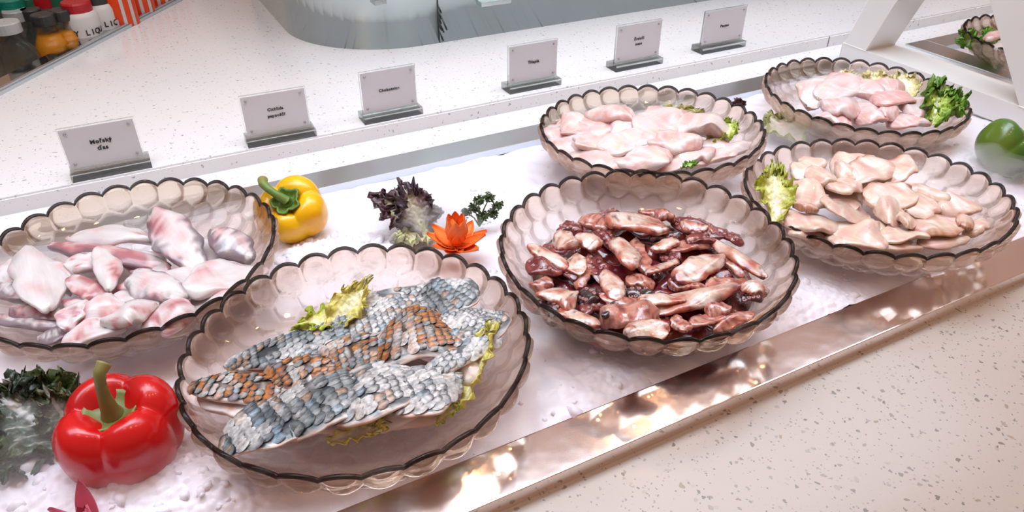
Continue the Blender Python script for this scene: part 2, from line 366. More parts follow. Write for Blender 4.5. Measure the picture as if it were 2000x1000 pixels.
def bottle(name, px, py, ztop, H, r, kind, label, cap_col, juice=None):
    P = at(px, py, ztop); z0 = ztop-H; root = empty(name, (P.x, P.y, z0)); tag(root, label, 'jar' if kind == 'jar' else ('can' if kind == 'can' else 'bottle'))
    if kind == 'bottle':
        body = [(0.001, 0), (r*.85, 0), (r, .006), (r, H*.45), (r*.92, H*.58), (r*.62, H*.74), (r*.50, H*.80), (r*.50, H*.93), (r*.48, H*.93)]
        V, Fc = lathe_data(body, 24); mesh('glass_body', V, Fc, M_BOTTLE, root)
        if juice:
            b2 = [(0.001, .003), (r*.86, .004), (r*.95, .01), (r*.95, H*.45), (r*.87, H*.58), (r*.60, H*.72), (.001, H*.72)]
            V, Fc = lathe_data(b2, 24); mesh('juice', V, Fc, juice, root)
        cap = [(.001, H), (r*.60, H), (r*.64, H-.002), (r*.64, H*.86), (r*.5, H*.86)]
        V, Fc = lathe_data(cap, 24); mesh('cap', V, Fc, cap_col, root, sm=False)
    elif kind == 'jar':
        V, Fc = lathe_data([(.001, 0), (r*.95, 0), (r, .004), (r, H*.25)], 28); mesh('body', V, Fc, plain('amber_contents', (.45, .22, .05), .2), root)
        V, Fc = lathe_data([(r*1.01, H*.20), (r*1.01, H*.34)], 28); mesh('label_band', V, Fc, plain('dark_green_band', (.03, .07, .055), .4), root)
        V, Fc = lathe_data([(r, H*.34), (r, H*.42)], 28); mesh('label_stripe', V, Fc, plain('tan_stripe', (.45, .26, .12), .4), root)
        V, Fc = lathe_data([(r, H*.42), (r*1.01, H*.43), (r*1.01, H*.80), (r*.9, H*.86), (r*.75, H*.88)], 28); mesh('label', V, Fc, plain('white_label', (.68, .69, .69), .4), root)
        V, Fc = lathe_data([(.001, H), (r*.78, H), (r*.84, H-.003), (r*.84, H*.86)], 28); mesh('cap', V, Fc, cap_col, root, sm=False)
        d = (Vector((CAM.x, CAM.y, 0))-Vector((P.x, P.y, 0))).normalized(); az = math.atan2(d.y, d.x)
        for k, ch in enumerate('KEY LIQU'):
            if ch == ' ': continue
            c = bpy.data.curves.new('lettering', 'FONT'); c.body = ch; c.size = .0135; c.align_x = 'CENTER'; c.extrude = .0001; c.offset = .0003
            o = bpy.data.objects.new('lt', c); COL.objects.link(o); dg = bpy.context.evaluated_depsgraph_get(); me = bpy.data.meshes.new_from_object(o.evaluated_get(dg)); bpy.data.objects.remove(o)
            me.materials.clear(); me.materials.append(M_INK); t_ = bpy.data.objects.new('lettering', me); COL.objects.link(t_); t_.parent = root
            a = az+(k-3.5)*.30; t_.location = (r*1.03*math.cos(a), r*1.03*math.sin(a), H*.58); t_.rotation_euler = (PI/2, 0, a+PI/2)
    else:
        V, Fc = lathe_data([(.001, .0), (r*.8, 0), (r, .006), (r, H-.008), (r*.85, H), (r*.8, H-.002), (.001, H-.003)], 28); mesh('body', V, Fc, cap_col, root)
        d = (Vector((CAM.x, CAM.y, 0))-Vector((P.x, P.y, 0))).normalized(); az = math.atan2(d.y, d.x)
        for (a0, a1, z0_, z1_, mt) in ((-.75, -.25, .25, .62, M_PALE), (.05, .25, .3, .95, M_PALE), (.6, .85, .35, .9, M_PALE)):
            V, Fc = [], []
            for zz in (H*z0_, H*z1_):
                for q in range(5):
                    a = az+a0+(a1-a0)*q/4; V.append((r*1.015*math.cos(a), r*1.015*math.sin(a), zz))
            mesh('print_patch', V, [(q, q+1, q+6, q+5) for q in range(4)], mt, root, sm=False)
    return root
M_BOTTLE = glass('clear_bottle', (.93, .96, .95), .4)
M_PALE = plain('pale_print', (.6, .6, .62), .4)
OJ = plain('orange_juice', (.85, .32, .01), .25); BLK = plain('black_cap', (.03, .035, .035), .4); TEAL = plain('teal_cap', (.0, .22, .16), .4); RED = plain('red_cap', (.45, .01, .02), .35); ORG = plain('orange_red_can', (.75, .06, .005), .3, 0)
GRN = plain('dark_green_cap', (.02, .16, .09), .4)
Z = .075
bottle('juice_bottle', 81, 27, Z, .13, .030, 'bottle', 'orange juice bottle with a black cap, nearest the steel lip', BLK, OJ)
bottle('juice_bottle', 115, 18, Z, .13, .028, 'bottle', 'orange juice bottle with dark cap, right behind the nearest juice bottle', BLK, OJ)
bottle('glass_bottle', 58, 17, Z, .13, .026, 'bottle', 'clear bottle with black cap between the clear and juice bottles', BLK)
bottle('glass_bottle', 8, 42, Z, .13, .036, 'bottle', 'large clear glass bottle at the left photo edge', plain('clear_cap', (.5, .55, .55), .2))
bottle('glass_bottle', 27, 19, Z, .13, .032, 'bottle', 'clear glass bottle with pale neck behind the large one', plain('grey_cap', (.4, .45, .45), .2))
bottle('teal_bottle', 17, -3, Z+.015, .14, .034, 'bottle', 'bottle with a teal cap at the top left corner', TEAL)
bottle('green_bottle', 52, -6, Z+.01, .14, .028, 'bottle', 'bottle with dark green cap behind the black capped ones', GRN)
bottle('red_bottle', 78, -8, Z+.01, .14, .028, 'bottle', 'bottle with a dark red cap behind the juice bottles', RED)
bottle('green_bottle', 104, -12, Z+.01, .14, .026, 'bottle', 'bottle with green cap left of the red capped jar', GRN)
bottle('sauce_jar', 146, 2, Z+.008, .13, .030, 'jar', 'jar with white label, green band and bright red lid', RED)
bottle('sauce_jar', 183, -14, Z+.01, .132, .031, 'jar', 'jar with white label and green band beside the red cans', BLK)
bottle('drink_can', 222, -22, Z+.012, .13, .030, 'can', 'leftmost orange-red can beside the white labelled jar', ORG)
bottle('drink_can', 257, -40, Z+.012, .13, .030, 'can', 'second orange-red can in the row from the jars', ORG)
bottle('drink_can', 290, -56, Z+.012, .13, .030, 'can', 'third orange-red can from the jars, near the photo top', ORG)
bottle('drink_can', 320, -72, Z+.012, .13, .030, 'can', 'farthest orange-red can, at the end of the row', ORG)

# ================================================================ SIGNS
def sign(x0, x1, yb, zt, lines, label, rz=0, size=.0072, lh=.0088):
    wd = x1-x0; cx = (x0+x1)/2
    root = empty('name_sign', (cx, yb, .0215), rz); tag(root, label, 'sign')
    base = box('base_block', (-wd/2-.003, -.008, 0), (wd/2+.006, .022, .0105), M_ACR, root, .0006)
    h = zt-.0215
    box('plate', (-wd/2-.0015, .0005, .0107), (wd/2+.0015, .0040, h+.0015), M_ACR, root, .0003)
    box('card', (-wd/2, -.0002, .0145), (wd/2, .0004, h), M_CARD, root)
    for sx in (-1, 1):
        for sz in (.0145+.0055, h-.0055):
            bm = bmesh.new(); bmesh.ops.create_cone(bm, cap_ends=True, segments=14, radius1=.0018, radius2=.0013, depth=.0014, matrix=Matrix.Translation((sx*(wd/2-.006), -.0009, sz)) @ Matrix.Rotation(PI/2, 4, 'X'))
            bm_mesh('screw', bm, M_SCREW, root, True)
    n = len(lines)
    for i, t in enumerate(lines):
        c = bpy.data.curves.new('lettering', 'FONT'); c.body = t; c.align_x = 'CENTER'; c.align_y = 'CENTER'; c.size = size; c.extrude = .0001; c.offset = size*.034; c.space_character = 1.12
        o = bpy.data.objects.new('lettering_tmp', c); COL.objects.link(o); dg = bpy.context.evaluated_depsgraph_get(); me = bpy.data.meshes.new_from_object(o.evaluated_get(dg)); bpy.data.objects.remove(o)
        me.materials.clear(); me.materials.append(M_INK); t_ = bpy.data.objects.new('lettering', me); COL.objects.link(t_); t_.parent = root
        t_.rotation_euler = (PI/2, 0, 0); t_.location = (0, -.0006, (h+.0145)/2+((n-1)/2-i)*lh)
sign(-.100, -.019, .950, .086, ['Mořský', 'ďas'], 'acrylic sign reading Mořský ďas, nearest left')
sign(.108, .190, .949, .0885, ['Cichlida', 'papouščí'], 'acrylic sign reading Cichlida papouščí', R(-1.5), .0056)
sign(.268, .347, .952, .093, ['Chobotnice'], 'acrylic sign reading Chobotnice', 0, .0057)
sign(.502, .585, .960, .0925, ['Tilapia'], 'acrylic sign reading Tilapia', 0, .0066)
sign(.702, .789, .966, .094, ['Žraločí', 'maso'], 'acrylic sign reading Žraločí maso', 0, .0060)
sign(.886, .977, .970, .0925, ['Pangas'], 'acrylic sign reading Pangas, farthest right', 0, .0064)

# ================================================================ GLASS BOWLS
NB = 30; BR = .1388; DEPTH = .064; TH = .0028
PROF = [(BR, 0), (BR*.972, -.008), (BR*.925, -.0165), (BR*.865, -.025), (BR*.79, -.033), (BR*.70, -.0400), (BR*.60, -.0450), (BR*.50, -.0475), (BR*.30, -.0485), (.002, -.0485)]
def prof_at(s):      # s arclength from the rim
    for i in range(len(PROF)-1):
        a, b_ = PROF[i], PROF[i+1]; l = math.dist(a, b_)
        if s <= l or i == len(PROF)-2:
            t = min(1, s/l); d = ((b_[0]-a[0])/l, (b_[1]-a[1])/l); return a[0]+(b_[0]-a[0])*t, a[1]+(b_[1]-a[1])*t, d
        s -= l
STOT = sum(math.dist(PROF[i], PROF[i+1]) for i in range(len(PROF)-1))
rows = []; s_ = .0105; k_ = 0
while s_ < .105:
    r_, z_, d_ = prof_at(s_); a_ = PI*r_/NB; rows.append((s_, a_, (k_ % 2)*.5)); s_ += a_*1.62; k_ += 1
def bowl_meshes():
    nt_ = NB*14; ns = 64; V, Fc = [], []
    def scal(th): return abs(math.cos(NB*th/2))**.7
    for j in range(ns+1):
        s = STOT*(j/ns)**1.0*.999; r, z, d = prof_at(s); nx, nz = -d[1], d[0]     # outward normal (profile plane)
        fade = max(0, 1-s/.018)
        for k in range(nt_):
            th = 2*PI*k/nt_; h = 0
            for (rs, ra_, off) in rows:
                if abs(s-rs) < ra_*1.15:
                    ph = (th*NB/(2*PI)-off) % 1.0; ph = ph-1 if ph > .5 else ph; du = ph*2*PI*r/NB/(ra_*1.10); dv = (s-rs)/(ra_*1.10); q = 1-du*du-dv*dv
                    if q > 0: h = max(h, .46*ra_*(q**.95))
            sc = scal(th)*fade
            rr = r+(-nx if False else nx)*0
            nxx, nzz = (abs(d[1]), -abs(d[0])*1.0)
            rr = r+nxx*h+.0022*sc; zz = z+nzz*h+.0062*sc*fade-.001*fade
            V.append((rr*math.cos(th), rr*math.sin(th), zz))
    no = len(V)
    ni = 30
    for j in range(ni+1):
        s = STOT*(j/ni)*.999; r, z, d = prof_at(s); fade = max(0, 1-s/.018)
        for k in range(nt_):
            th = 2*PI*k/nt_; sc = scal(th)*fade; rr = max(.0015, r-TH*abs(d[1]))+.0022*sc; zz = z+TH*abs(d[0])+.0062*sc*fade-.001*fade
            V.append((rr*math.cos(th), rr*math.sin(th), zz))
    for j in range(ns):
        for k in range(nt_):
            a = j*nt_+k; b_ = j*nt_+(k+1) % nt_; Fc.append((a, a+nt_, b_+nt_, b_))
    for j in range(ni):
        for k in range(nt_):
            a = no+j*nt_+k; b_ = no+j*nt_+(k+1) % nt_; Fc.append((a, b_, b_+nt_, a+nt_))
    for k in range(nt_):
        Fc.append((k, (k+1) % nt_, no+(k+1) % nt_, no+k))
    e0 = ns*nt_; e1 = no+ni*nt_
    Fc.append(tuple(e0+k for k in range(nt_))[::-1]); Fc.append(tuple(e1+k for k in range(nt_)))
    me = bpy.data.meshes.new('bowl_body'); me.from_pydata(V, [], Fc); me.polygons.foreach_set('use_smooth', [True]*len(me.polygons)); me.materials.append(M_GLASS)
    # rim bead
    V, Fc = [], []; n2 = 12
    for k in range(nt_):
        th = 2*PI*k/nt_; sc = scal(th); rc = BR-.0012+.0022*sc; zc = .0002+.0062*sc
        for q in range(n2):
            a = 2*PI*q/n2; rr = rc+.0020*math.cos(a); V.append((rr*math.cos(th), rr*math.sin(th), zc+.0019*math.sin(a)))
    for k in range(nt_):
        for q in range(n2):
            a = k*n2+q; b_ = k*n2+(q+1) % n2; c = ((k+1) % nt_)*n2+(q+1) % n2; d = ((k+1) % nt_)*n2+q; Fc.append((a, d, c, b_))
    rm = bpy.data.meshes.new('rim'); rm.from_pydata(V, [], Fc); rm.polygons.foreach_set('use_smooth', [True]*len(rm.polygons)); rm.materials.append(M_RIM)
    return me, rm
BM, RM = bowl_meshes()
RZ = .050
BOWLS = {'L': ((-.053, .703), -.004, (-.023, -.007)), 'F': ((.105, .467), -.002, (-.02, .003)), 'O': ((.393, .467), .008, (-.024, -.022)),
         'B': ((.564, .689), .008, (-.018, .035)), 'R': ((.704, .456), -.008, (-.029, .05)), 'RR': ((.936, .669), -.008, (.011, -.018))}
BDESC = {'L': 'far left glass bowl holding pale monkfish pieces', 'F': 'front glass bowl holding scaly skinned fish fillets', 'O': 'middle glass bowl filled with dark red octopus pieces',
         'B': 'back middle glass bowl heaped with pinkish white fillets', 'R': 'right glass bowl holding beige and pink shark pieces', 'RR': 'farthest glass bowl, beside the white support, with pink fillets'}
for k, (c, dz, t) in BOWLS.items():
    n = Vector((t[0], t[1], 1)).normalized(); q = Vector((0, 0, 1)).rotation_difference(n)
    root = empty('glass_bowl', (c[0], c[1], RZ+dz)); root.rotation_mode = 'QUATERNION'; root.rotation_quaternion = q @ Matrix.Rotation(R(6.6), 3, 'Z').to_quaternion()
    tag(root, BDESC[k], 'bowl', 'smoky bubble glass bowls')
    for nm, me in (('bowl_body', BM), ('rim', RM)):
        o = bpy.data.objects.new(nm, me); COL.objects.link(o); o.parent = root

# ================================================================ FISH PIECES
def piece(name, x1, y1, x2, y2, wpx, z1, z2, colf, mat=M_FLESH, th=None, roll=0, arch=.15, curve=0, taper=(.55, .55), rough=.12, seed=None, nu=26, nv=18, ridge=0, flat=.75, grow=1.3):
    rn = random.Random(seed if seed is not None else int(x1*7+y1*13+wpx)); sd = rn.uniform(0, 50)
    A = at(x1, y1, z1); B = at(x2, y2, z2); mid = (A+B)/2; L = (B-A).length; W = wpx/ppm(mid)*1.06
    # foreshortened widths: pieces lie flat, so widths measured up the picture are longer on the tray
    ax = (B-A).normalized(); side = Vector((0, 0, 1)).cross(ax).normalized(); pa = Vector(to_px(mid+side*.01))-Vector(to_px(mid-side*.01)); W = min(wpx/(pa.length/.02), wpx/ppm(mid)*1.7)
    up = ax.cross(side).normalized(); rot = Matrix.Rotation(R(roll), 3, ax); side = rot @ side; up = rot @ up
    W *= grow; L *= 1.08; bend_ = rn.uniform(-1, 1)*.5; shear_ = rn.uniform(-.7, .7)
    T = th if th else min(.015, max(.006, W*.40))
    V, C = [], []; n0 = max(L, W)
    def pos(u, a):
        t = u*2-1; e = (taper[0] if t < 0 else taper[1]); prof = (1-abs(t)**4.5)**.4*(1-e*.55*smooth(.1, 1, abs(t))); prof = max(prof, .02)
        ca, sa = math.cos(a), math.sin(a); ny = math.copysign(abs(ca)**flat, ca); nz = math.copysign(abs(sa)**.75, sa)
        sd_ = 3.1 if ny > 0 else 9.7
        wob = 1+(rough*2.4*N3(u*2.6+sd, sd_, 1.3)+rough*1.3*N3(u*7+sd, sd_, 4.3))*abs(ny)
        y = W/2*prof*ny*wob+curve*W*(t*t-.4)+W*.3*bend_*(t*t-.3); z = T/2*(prof**.5)*nz*(1-.45*ny*ny*(nz > 0))
        z += arch*W*(1-t*t)*.5+W*.22*rough*6*N3(u*1.7+sd, ny*.8, 7.7)
        nf = .5/max(W, .01)
        dsp = rough*W*.40*N3((u*L)*nf*2.6+sd, y*nf*2.6, nz*.6)+rough*W*.16*N3(u*L*nf*8+sd, y*nf*8, nz)
        if ridge: dsp += ridge*abs(math.sin(u*L/.004+N3(u*4, y*60, sd)*2))*(nz > 0)
        xs = t*L/2+shear_*y*abs(t)*(1 if t > 0 else -1)*.8
        return Vector((xs*(1+.05*N3(sd, ny*1.5, 2)), y, z+dsp))
    for i in range(nu+1):
        u = i/nu; u = .5-.5*math.cos(PI*u)
        for k in range(nv):
            a = 2*PI*k/nv; p_ = pos(u, a); V.append(p_); C.append(colf(u, a, p_.x/n0, p_.y/n0, sd))
    Fc = []
    for i in range(nu):
        for k in range(nv):
            a = i*nv+k; b_ = i*nv+(k+1) % nv; Fc.append((a, b_, b_+nv, a+nv))
    Fc.append(tuple(range(nv))[::-1]); Fc.append(tuple(nu*nv+k for k in range(nv)))
    mw = Matrix(((ax.x, side.x, up.x, mid.x), (ax.y, side.y, up.y, mid.y), (ax.z, side.z, up.z, mid.z), (0, 0, 0, 1)))
    o = mesh(name, V, Fc, mat, None, C, True, mw)
    return o, pos, mw, L, W
def clock(key, o):
    (c, dz, t) = BOWLS[key]; d = o.matrix_world.translation; x, y = d.x-c[0], d.y-c[1]
    vx = x*math.cos(YAW)-y*math.sin(YAW); vy = x*math.sin(YAW)+y*math.cos(YAW); rr = math.hypot(vx, vy)/BR
    h = int(round(math.degrees(math.atan2(vx, vy))/30)) % 12
    words = ['twelve', 'one', 'two', 'three', 'four', 'five', 'six', 'seven', 'eight', 'nine', 'ten', 'eleven']
    if rr < .22: return 'at the centre'
    return ('near the rim ' if rr > .6 else 'halfway in ')+"at %s o'clock" % words[h]

# colour functions -------------------------------------------------
def cf_monk(red=.3, skin=0.0):
    wht, pnk, rd, sk = (.70, .67, .67), (.70, .42, .42), (.38, .10, .12), (.17, .12, .15)
    def f(u, a, x, y, s):
        n = N3(x*5+s, y*6, s); m_ = N3(x*14+s, y*18, s+3); c = mixc(wht, pnk, smooth(-.15, .45, n+red*.6-.15)); c = mixc(c, rd, smooth(.25, .6, n+m_*.5+red*.7-.25)*.8)
        if skin: c = mixc(c, sk, smooth(.0, .5, skin*1.2-1+abs(math.cos(a))*1.0+m_*.7)*.85)
        return c
    return f
def cf_pang(pk=.3, yel=.1):
    def f(u, a, x, y, s):
        n = N3(x*4+s, y*6, s); m_ = N3(x*10+s, y*24, s+3); c = mixc((.72, .63, .63), (.74, .42, .40), smooth(-.2, .5, n+pk*.8-.15)); c = mixc(c, (.80, .68, .52), smooth(.1, .5, m_+yel-.1)*.6)
        return mixc(c, (.88, .85, .85), smooth(.10, .5, N3(x*20, y*50, s+9))*.6)
    return f
def cf_shark(br=.0):
    def f(u, a, x, y, s):
        n = N3(x*4+s, y*5, s); c = mixc((.74, .56, .44), (.70, .44, .39), smooth(-.3, .4, n)); c = mixc(c, (.80, .72, .60), smooth(.0, .5, N3(x*7, y*7+s, 2))); c = mixc(c, (.86, .78, .70), smooth(.25, .5, N3(x*6, y*40+s, 5))*.7); c = mixc(c, (.60, .26, .20), smooth(.3, .5, N3(x*5, y*30+s, 8))*.5)
        edge = abs(math.cos(a))**2.2 if (math.cos(a) > 0 or br > 1) else 0
        st = .5+.5*math.sin(u*44+N3(u*8, s, 1)*3)
        return mixc(c, mixc((.30, .09, .03), (.50, .20, .08), st), smooth(.20, .60, edge*br*1.5)*(.45+.55*st))
    return f
def cf_octo(kind):
    def f(u, a, x, y, s):
        n = N3(x*5+s, y*6, s); m_ = N3(x*13+s, y*15, s+3); top = smooth(.1, .8, math.sin(a)); tt = 1-abs(u*2-1)
        cream, sal, mar, blk = (.74, .54, .43), (.50, .14, .09), (.16, .022, .03), (.03, .02, .025)
        if kind == 'c': c = mixc(sal, cream, smooth(.45, .95, top*.7+tt*.45+n*.9)); c = mixc(c, (.82, .70, .64), smooth(.1, .5, n+top*.2-.1)); return mixc(c, mar, smooth(.18, .55, m_-.15*top+(1-tt)*.3)*.85)
        if kind == 's': c = mixc(sal, (.66, .36, .28), n+.5); return mixc(c, mar, smooth(.1, .5, m_+.1)*.85)
        if kind == 'd': return mixc(mar, (.35, .09, .07), smooth(0, .5, n+m_*.5))
        return mixc(blk, (.12, .05, .06), smooth(.1, .5, n+m_))
    return f

# ---- L monkfish
LP = [(145,464,300,472,46,.030,.036,0,0),(106,480,323,520,42,.036,.036,.9,.5),(302,418,388,528,74,.056,.040,.35,.45),(418,452,490,508,52,.052,.040,.2,.75),(385,480,440,520,60,.028,.028,0,0),
(497,520,360,572,62,.040,.042,.1,0),(62,492,100,600,82,.042,.046,0,0),(168,498,148,532,50,.046,.044,.0,0),(200,484,217,562,42,.054,.050,.05,0),(258,540,352,588,58,.052,.048,.15,.35),
(228,580,288,582,32,.042,.042,0,0),(135,548,212,582,38,.042,.042,.9,0),(125,642,165,590,36,.044,.050,.5,0),(150,614,246,602,44,.044,.044,.4,0),(212,642,302,596,46,.046,.052,.1,0),
(133,660,238,634,34,.042,.044,.4,0),(285,634,372,600,42,.042,.044,.6,0),(28,606,128,618,30,.036,.036,.7,.7),(-6,622,118,642,30,.030,.034,.3,.8),(8,560,52,588,40,.036,.036,.0,.8),
(320,545,402,566,46,.040,.040,.3,0),(370,604,478,554,28,.034,.040,.2,0),(75,662,142,648,24,.032,.036,.0,.9),(395,520,450,545,52,.036,.036,0,0),(230,566,330,560,40,.036,.036,.5,0),(90,520,140,560,60,.036,.036,.2,.2),(20,520,60,560,60,.036,.036,0,0.1),(250,500,330,540,50,.03,.03,.4,0),(140,590,220,640,60,.03,.034,.5,0)]
for i, t in enumerate(LP):
    o, *_ = piece('monkfish_piece', *t[:7], cf_monk(t[7], t[8]), arch=.12, rough=.17, taper=(.5, .9), roll=random.uniform(-12, 12), ridge=.0003)
    want(o, ('purple-skinned' if t[8] > .6 else 'red-streaked' if t[7] > .45 else 'skin-edged pale' if t[8] > .3 else 'white')+' monkfish piece', 'fish piece', 'monkfish pieces in the far left bowl', 'L')
# ---- B
BP = [(1085,238,1140,302,62,.046,.046,.3),(1098,232,1182,266,46,.054,.052,.5),(1160,221,1248,244,38,.056,.056,.6),(1240,256,1340,222,54,.060,.060,.1),(1330,240,1420,272,54,.058,.052,.1),
(1172,293,1272,268,44,.054,.056,.1),(1116,305,1215,330,40,.048,.046,.4),(1214,328,1315,292,48,.048,.054,.6),(1254,268,1366,288,30,.060,.056,.7),(1276,336,1464,284,26,.044,.046,.4),
(1311,304,1393,302,34,.050,.050,.3),(1189,246,1245,262,42,.056,.056,.2),(1130,270,1190,300,46,.052,.052,.2),(1080,270,1120,310,40,.040,.040,.1),(1300,320,1420,300,24,.044,.046,.5),(1350,296,1440,290,30,.046,.046,.2),(1210,290,1290,310,50,.046,.046,.1),(1280,240,1360,265,50,.05,.05,.4),(1160,312,1250,338,26,.044,.042,.3)]
for t in BP:
    o, *_ = piece('tilapia_fillet', *t[:7], cf_pang(t[7], .2), arch=.15, rough=.20, taper=(.4, .7), roll=random.uniform(-10, 10), ridge=.0002)
    want(o, ('pink-tinged' if t[7] > .45 else 'rosy white' if t[7] > .15 else 'glassy white')+' raw fillet', 'fish piece', 'white fillets in the back middle bowl', 'B')
# ---- RR
QP = [(1574,204,1618,152,54,.046,.056,.2),(1604,192,1673,158,54,.056,.060,.1),(1604,211,1680,219,38,.050,.050,.3),(1669,168,1714,192,46,.058,.056,.2),(1706,202,1768,188,50,.056,.058,.9),
(1710,176,1762,180,32,.058,.058,.7),(1672,232,1720,228,40,.046,.046,.5),(1716,216,1754,224,38,.050,.050,.6),(1737,240,1805,238,40,.044,.044,.7),(1757,211,1816,222,42,.050,.048,.0),(1620,166,1652,150,26,.060,.060,.9),(1600,225,1660,238,30,.044,.044,.4),(1690,205,1700,235,44,.048,.046,.3)]
for t in QP:
    o, *_ = piece('pangasius_fillet', *t[:7], cf_pang(t[7], 0), arch=.22, rough=.13, taper=(.35, .5), roll=random.uniform(-8, 8))
    want(o, ('pink' if t[7] > .55 else 'pale pink' if t[7] > .25 else 'whitish')+' fillet piece', 'fish piece', 'pink fillets in the farthest bowl', 'RR')
# ---- R shark
SP = [(1498,343,1524,430,40,.056,.046,.9),(1548,339,1602,312,40,.052,.060,.4),(1583,352,1626,340,40,.054,.058,0),(1531,374,1613,392,42,.050,.050,0),(1615,368,1680,362,40,.052,.052,0),(1633,342,1674,324,36,.052,.060,.2),
(1662,348,1735,320,50,.052,.060,.5),(1722,348,1780,316,52,.052,.062,.8),(1696,394,1782,372,52,.050,.054,.4),(1618,395,1697,428,58,.048,.046,0),(1708,409,1764,417,50,.046,.046,0),(1769,411,1828,396,54,.048,.050,.4),
(1833,408,1898,398,48,.044,.046,0),(1766,369,1851,390,22,.050,.048,.3),(1525,421,1648,452,40,.046,.044,.7),(1554,404,1596,410,16,.053,.053,1.6),(1644,438,1729,480,50,.044,.042,0),(1720,460,1796,456,42,.044,.044,.6),
(1783,446,1872,440,42,.044,.046,1.2),(1543,450,1613,468,24,.040,.038,.2),(1615,468,1677,480,30,.040,.038,0),(1673,484,1799,480,26,.036,.036,0),(1798,478,1886,466,28,.036,.038,.2),(1868,430,1901,440,26,.050,.048,1.6),(1888,458,1927,432,30,.038,.044,.2),(1751,427,1790,437,28,.050,.048,.3),(1600,372,1680,400,60,.040,.040,0),(1780,380,1860,420,60,.036,.036,0),(1560,430,1640,470,50,.034,.034,0),(1700,440,1780,470,60,.034,.034,0),(1640,355,1760,360,70,.034,.034,0)]
for t in SP:
    o, *_ = piece('shark_piece', *t[:7], cf_shark(t[7]), arch=.10, rough=.13, taper=(.25, .5), roll=random.uniform(-14, 14), flat=.6, th=.009)
    want(o, ('brown-edged' if t[7] > .65 else 'brown-tinted' if t[7] > .25 else 'beige pink')+' shark piece', 'fish piece', 'shark pieces in the right bowl', 'R')
# ---- O octopus
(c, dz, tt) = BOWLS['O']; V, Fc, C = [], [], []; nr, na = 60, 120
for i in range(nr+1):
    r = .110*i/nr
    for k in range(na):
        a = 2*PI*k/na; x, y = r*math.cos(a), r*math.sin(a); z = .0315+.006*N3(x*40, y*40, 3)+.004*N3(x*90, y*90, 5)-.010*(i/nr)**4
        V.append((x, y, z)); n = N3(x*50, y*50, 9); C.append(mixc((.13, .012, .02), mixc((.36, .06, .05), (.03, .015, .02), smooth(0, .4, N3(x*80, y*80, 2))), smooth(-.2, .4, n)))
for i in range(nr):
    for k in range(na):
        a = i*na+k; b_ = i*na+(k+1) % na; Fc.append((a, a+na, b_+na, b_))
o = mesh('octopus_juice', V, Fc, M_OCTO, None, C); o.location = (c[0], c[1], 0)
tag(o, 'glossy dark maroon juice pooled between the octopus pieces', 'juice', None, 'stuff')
OP = [(1211,472,1241,521,40,'c'),(1321,546,1407,504,36,'c'),(1078,567,1123,598,46,'c'),(1184,533,1207,588,34,'c'),(1040,483,1110,523,26,'c'),(1123,500,1131,536,30,'c'),(1186,430,1304,450,30,'c'),(1140,426,1190,445,28,'s'),
(1083,464,1125,483,30,'c'),(1131,458,1167,485,30,'c'),(1254,414,1315,431,22,'s'),(1279,488,1323,467,24,'c'),(1266,534,1323,509,20,'c'),(1395,470,1490,539,26,'c'),(1315,432,1418,458,20,'d'),(1302,488,1384,479,18,'s'),
(1224,547,1277,557,18,'s'),(1247,587,1334,586,18,'c'),(1281,611,1456,554,36,'c'),(1456,554,1492,573,34,'c'),(1370,549,1426,532,20,'d'),(1175,616,1285,624,40,'s'),(1224,655,1304,647,28,'c'),(1346,633,1418,619,22,'s'),
(1395,644,1467,608,22,'s'),(1091,607,1167,640,26,'c'),(1175,581,1285,598,15,'s'),(1036,510,1095,537,30,'d'),(1045,563,1076,546,26,'s'),(1158,500,1174,558,26,'d'),(1133,573,1162,592,28,'k'),(1224,575,1277,579,16,'k'),
(1173,451,1198,485,22,'d'),(1240,470,1262,535,30,'s'),(1450,583,1483,578,16,'k'),(1102,442,1137,454,22,'d'),(1171,419,1213,423,16,'d'),(1270,465,1327,460,11,'k'),(1308,555,1372,564,16,'s'),(1376,602,1426,600,22,'s'),
(1315,622,1342,645,22,'s'),(1400,450,1450,480,18,'d'),(1340,470,1400,470,18,'d'),(1060,590,1090,620,22,'k'),(1130,610,1175,600,22,'d'),(1290,500,1330,500,14,'d'),(1200,590,1180,620,18,'k'),(1330,440,1380,450,16,'s'),(1150,520,1130,560,24,'s'),(1420,500,1450,540,20,'s'),(1200,440,1180,470,20,'s'),(1340,600,1400,585,18,'d'),(1085,500,1125,545,26,'d'),(1270,600,1300,640,26,'d'),(1380,560,1440,550,22,'s')]
ON = {'c': 'cream-topped', 's': 'salmon-brown', 'd': 'dark maroon', 'k': 'blackish'}
for t in OP:
    z = {'c': .043, 's': .038, 'd': .036, 'k': .038}[t[5]]+random.uniform(-.002, .003)
    o, pos, mw, L, W = piece('octopus_piece', *t[:5], z, z+random.uniform(-.003, .003), cf_octo(t[5]), mat=M_OCTO, arch=.12, rough=.14 if t[5] == 'c' else .22, taper=(.1, .5), roll=random.uniform(-15, 15), flat=.8)
    if t[5] in 'dk':
        V, Fc, C = [], [], []
        for q in range(7):
            p_ = pos(.15+.1*q, PI/2+(-.5 if q % 2 else .5)); b0 = len(V)
            v_, f_ = lathe_data([(.0022, -.001), (.0022, .0006), (.0012, .0011), (.0009, .0002), (.0001, .0)], 8, p_.x, p_.y, p_.z)
            V += v_; Fc += [tuple(b0+g for g in f) for f in f_]
        C = [(.34, .14, .13)]*len(V); s_o = mesh('suckers', V, Fc, M_OCTO, None, C); s_o.parent = o; s_o['kind'] = 'stuff'
    want(o, ON[t[5]]+' octopus piece', 'octopus piece', 'octopus pieces in the middle bowl', 'O')
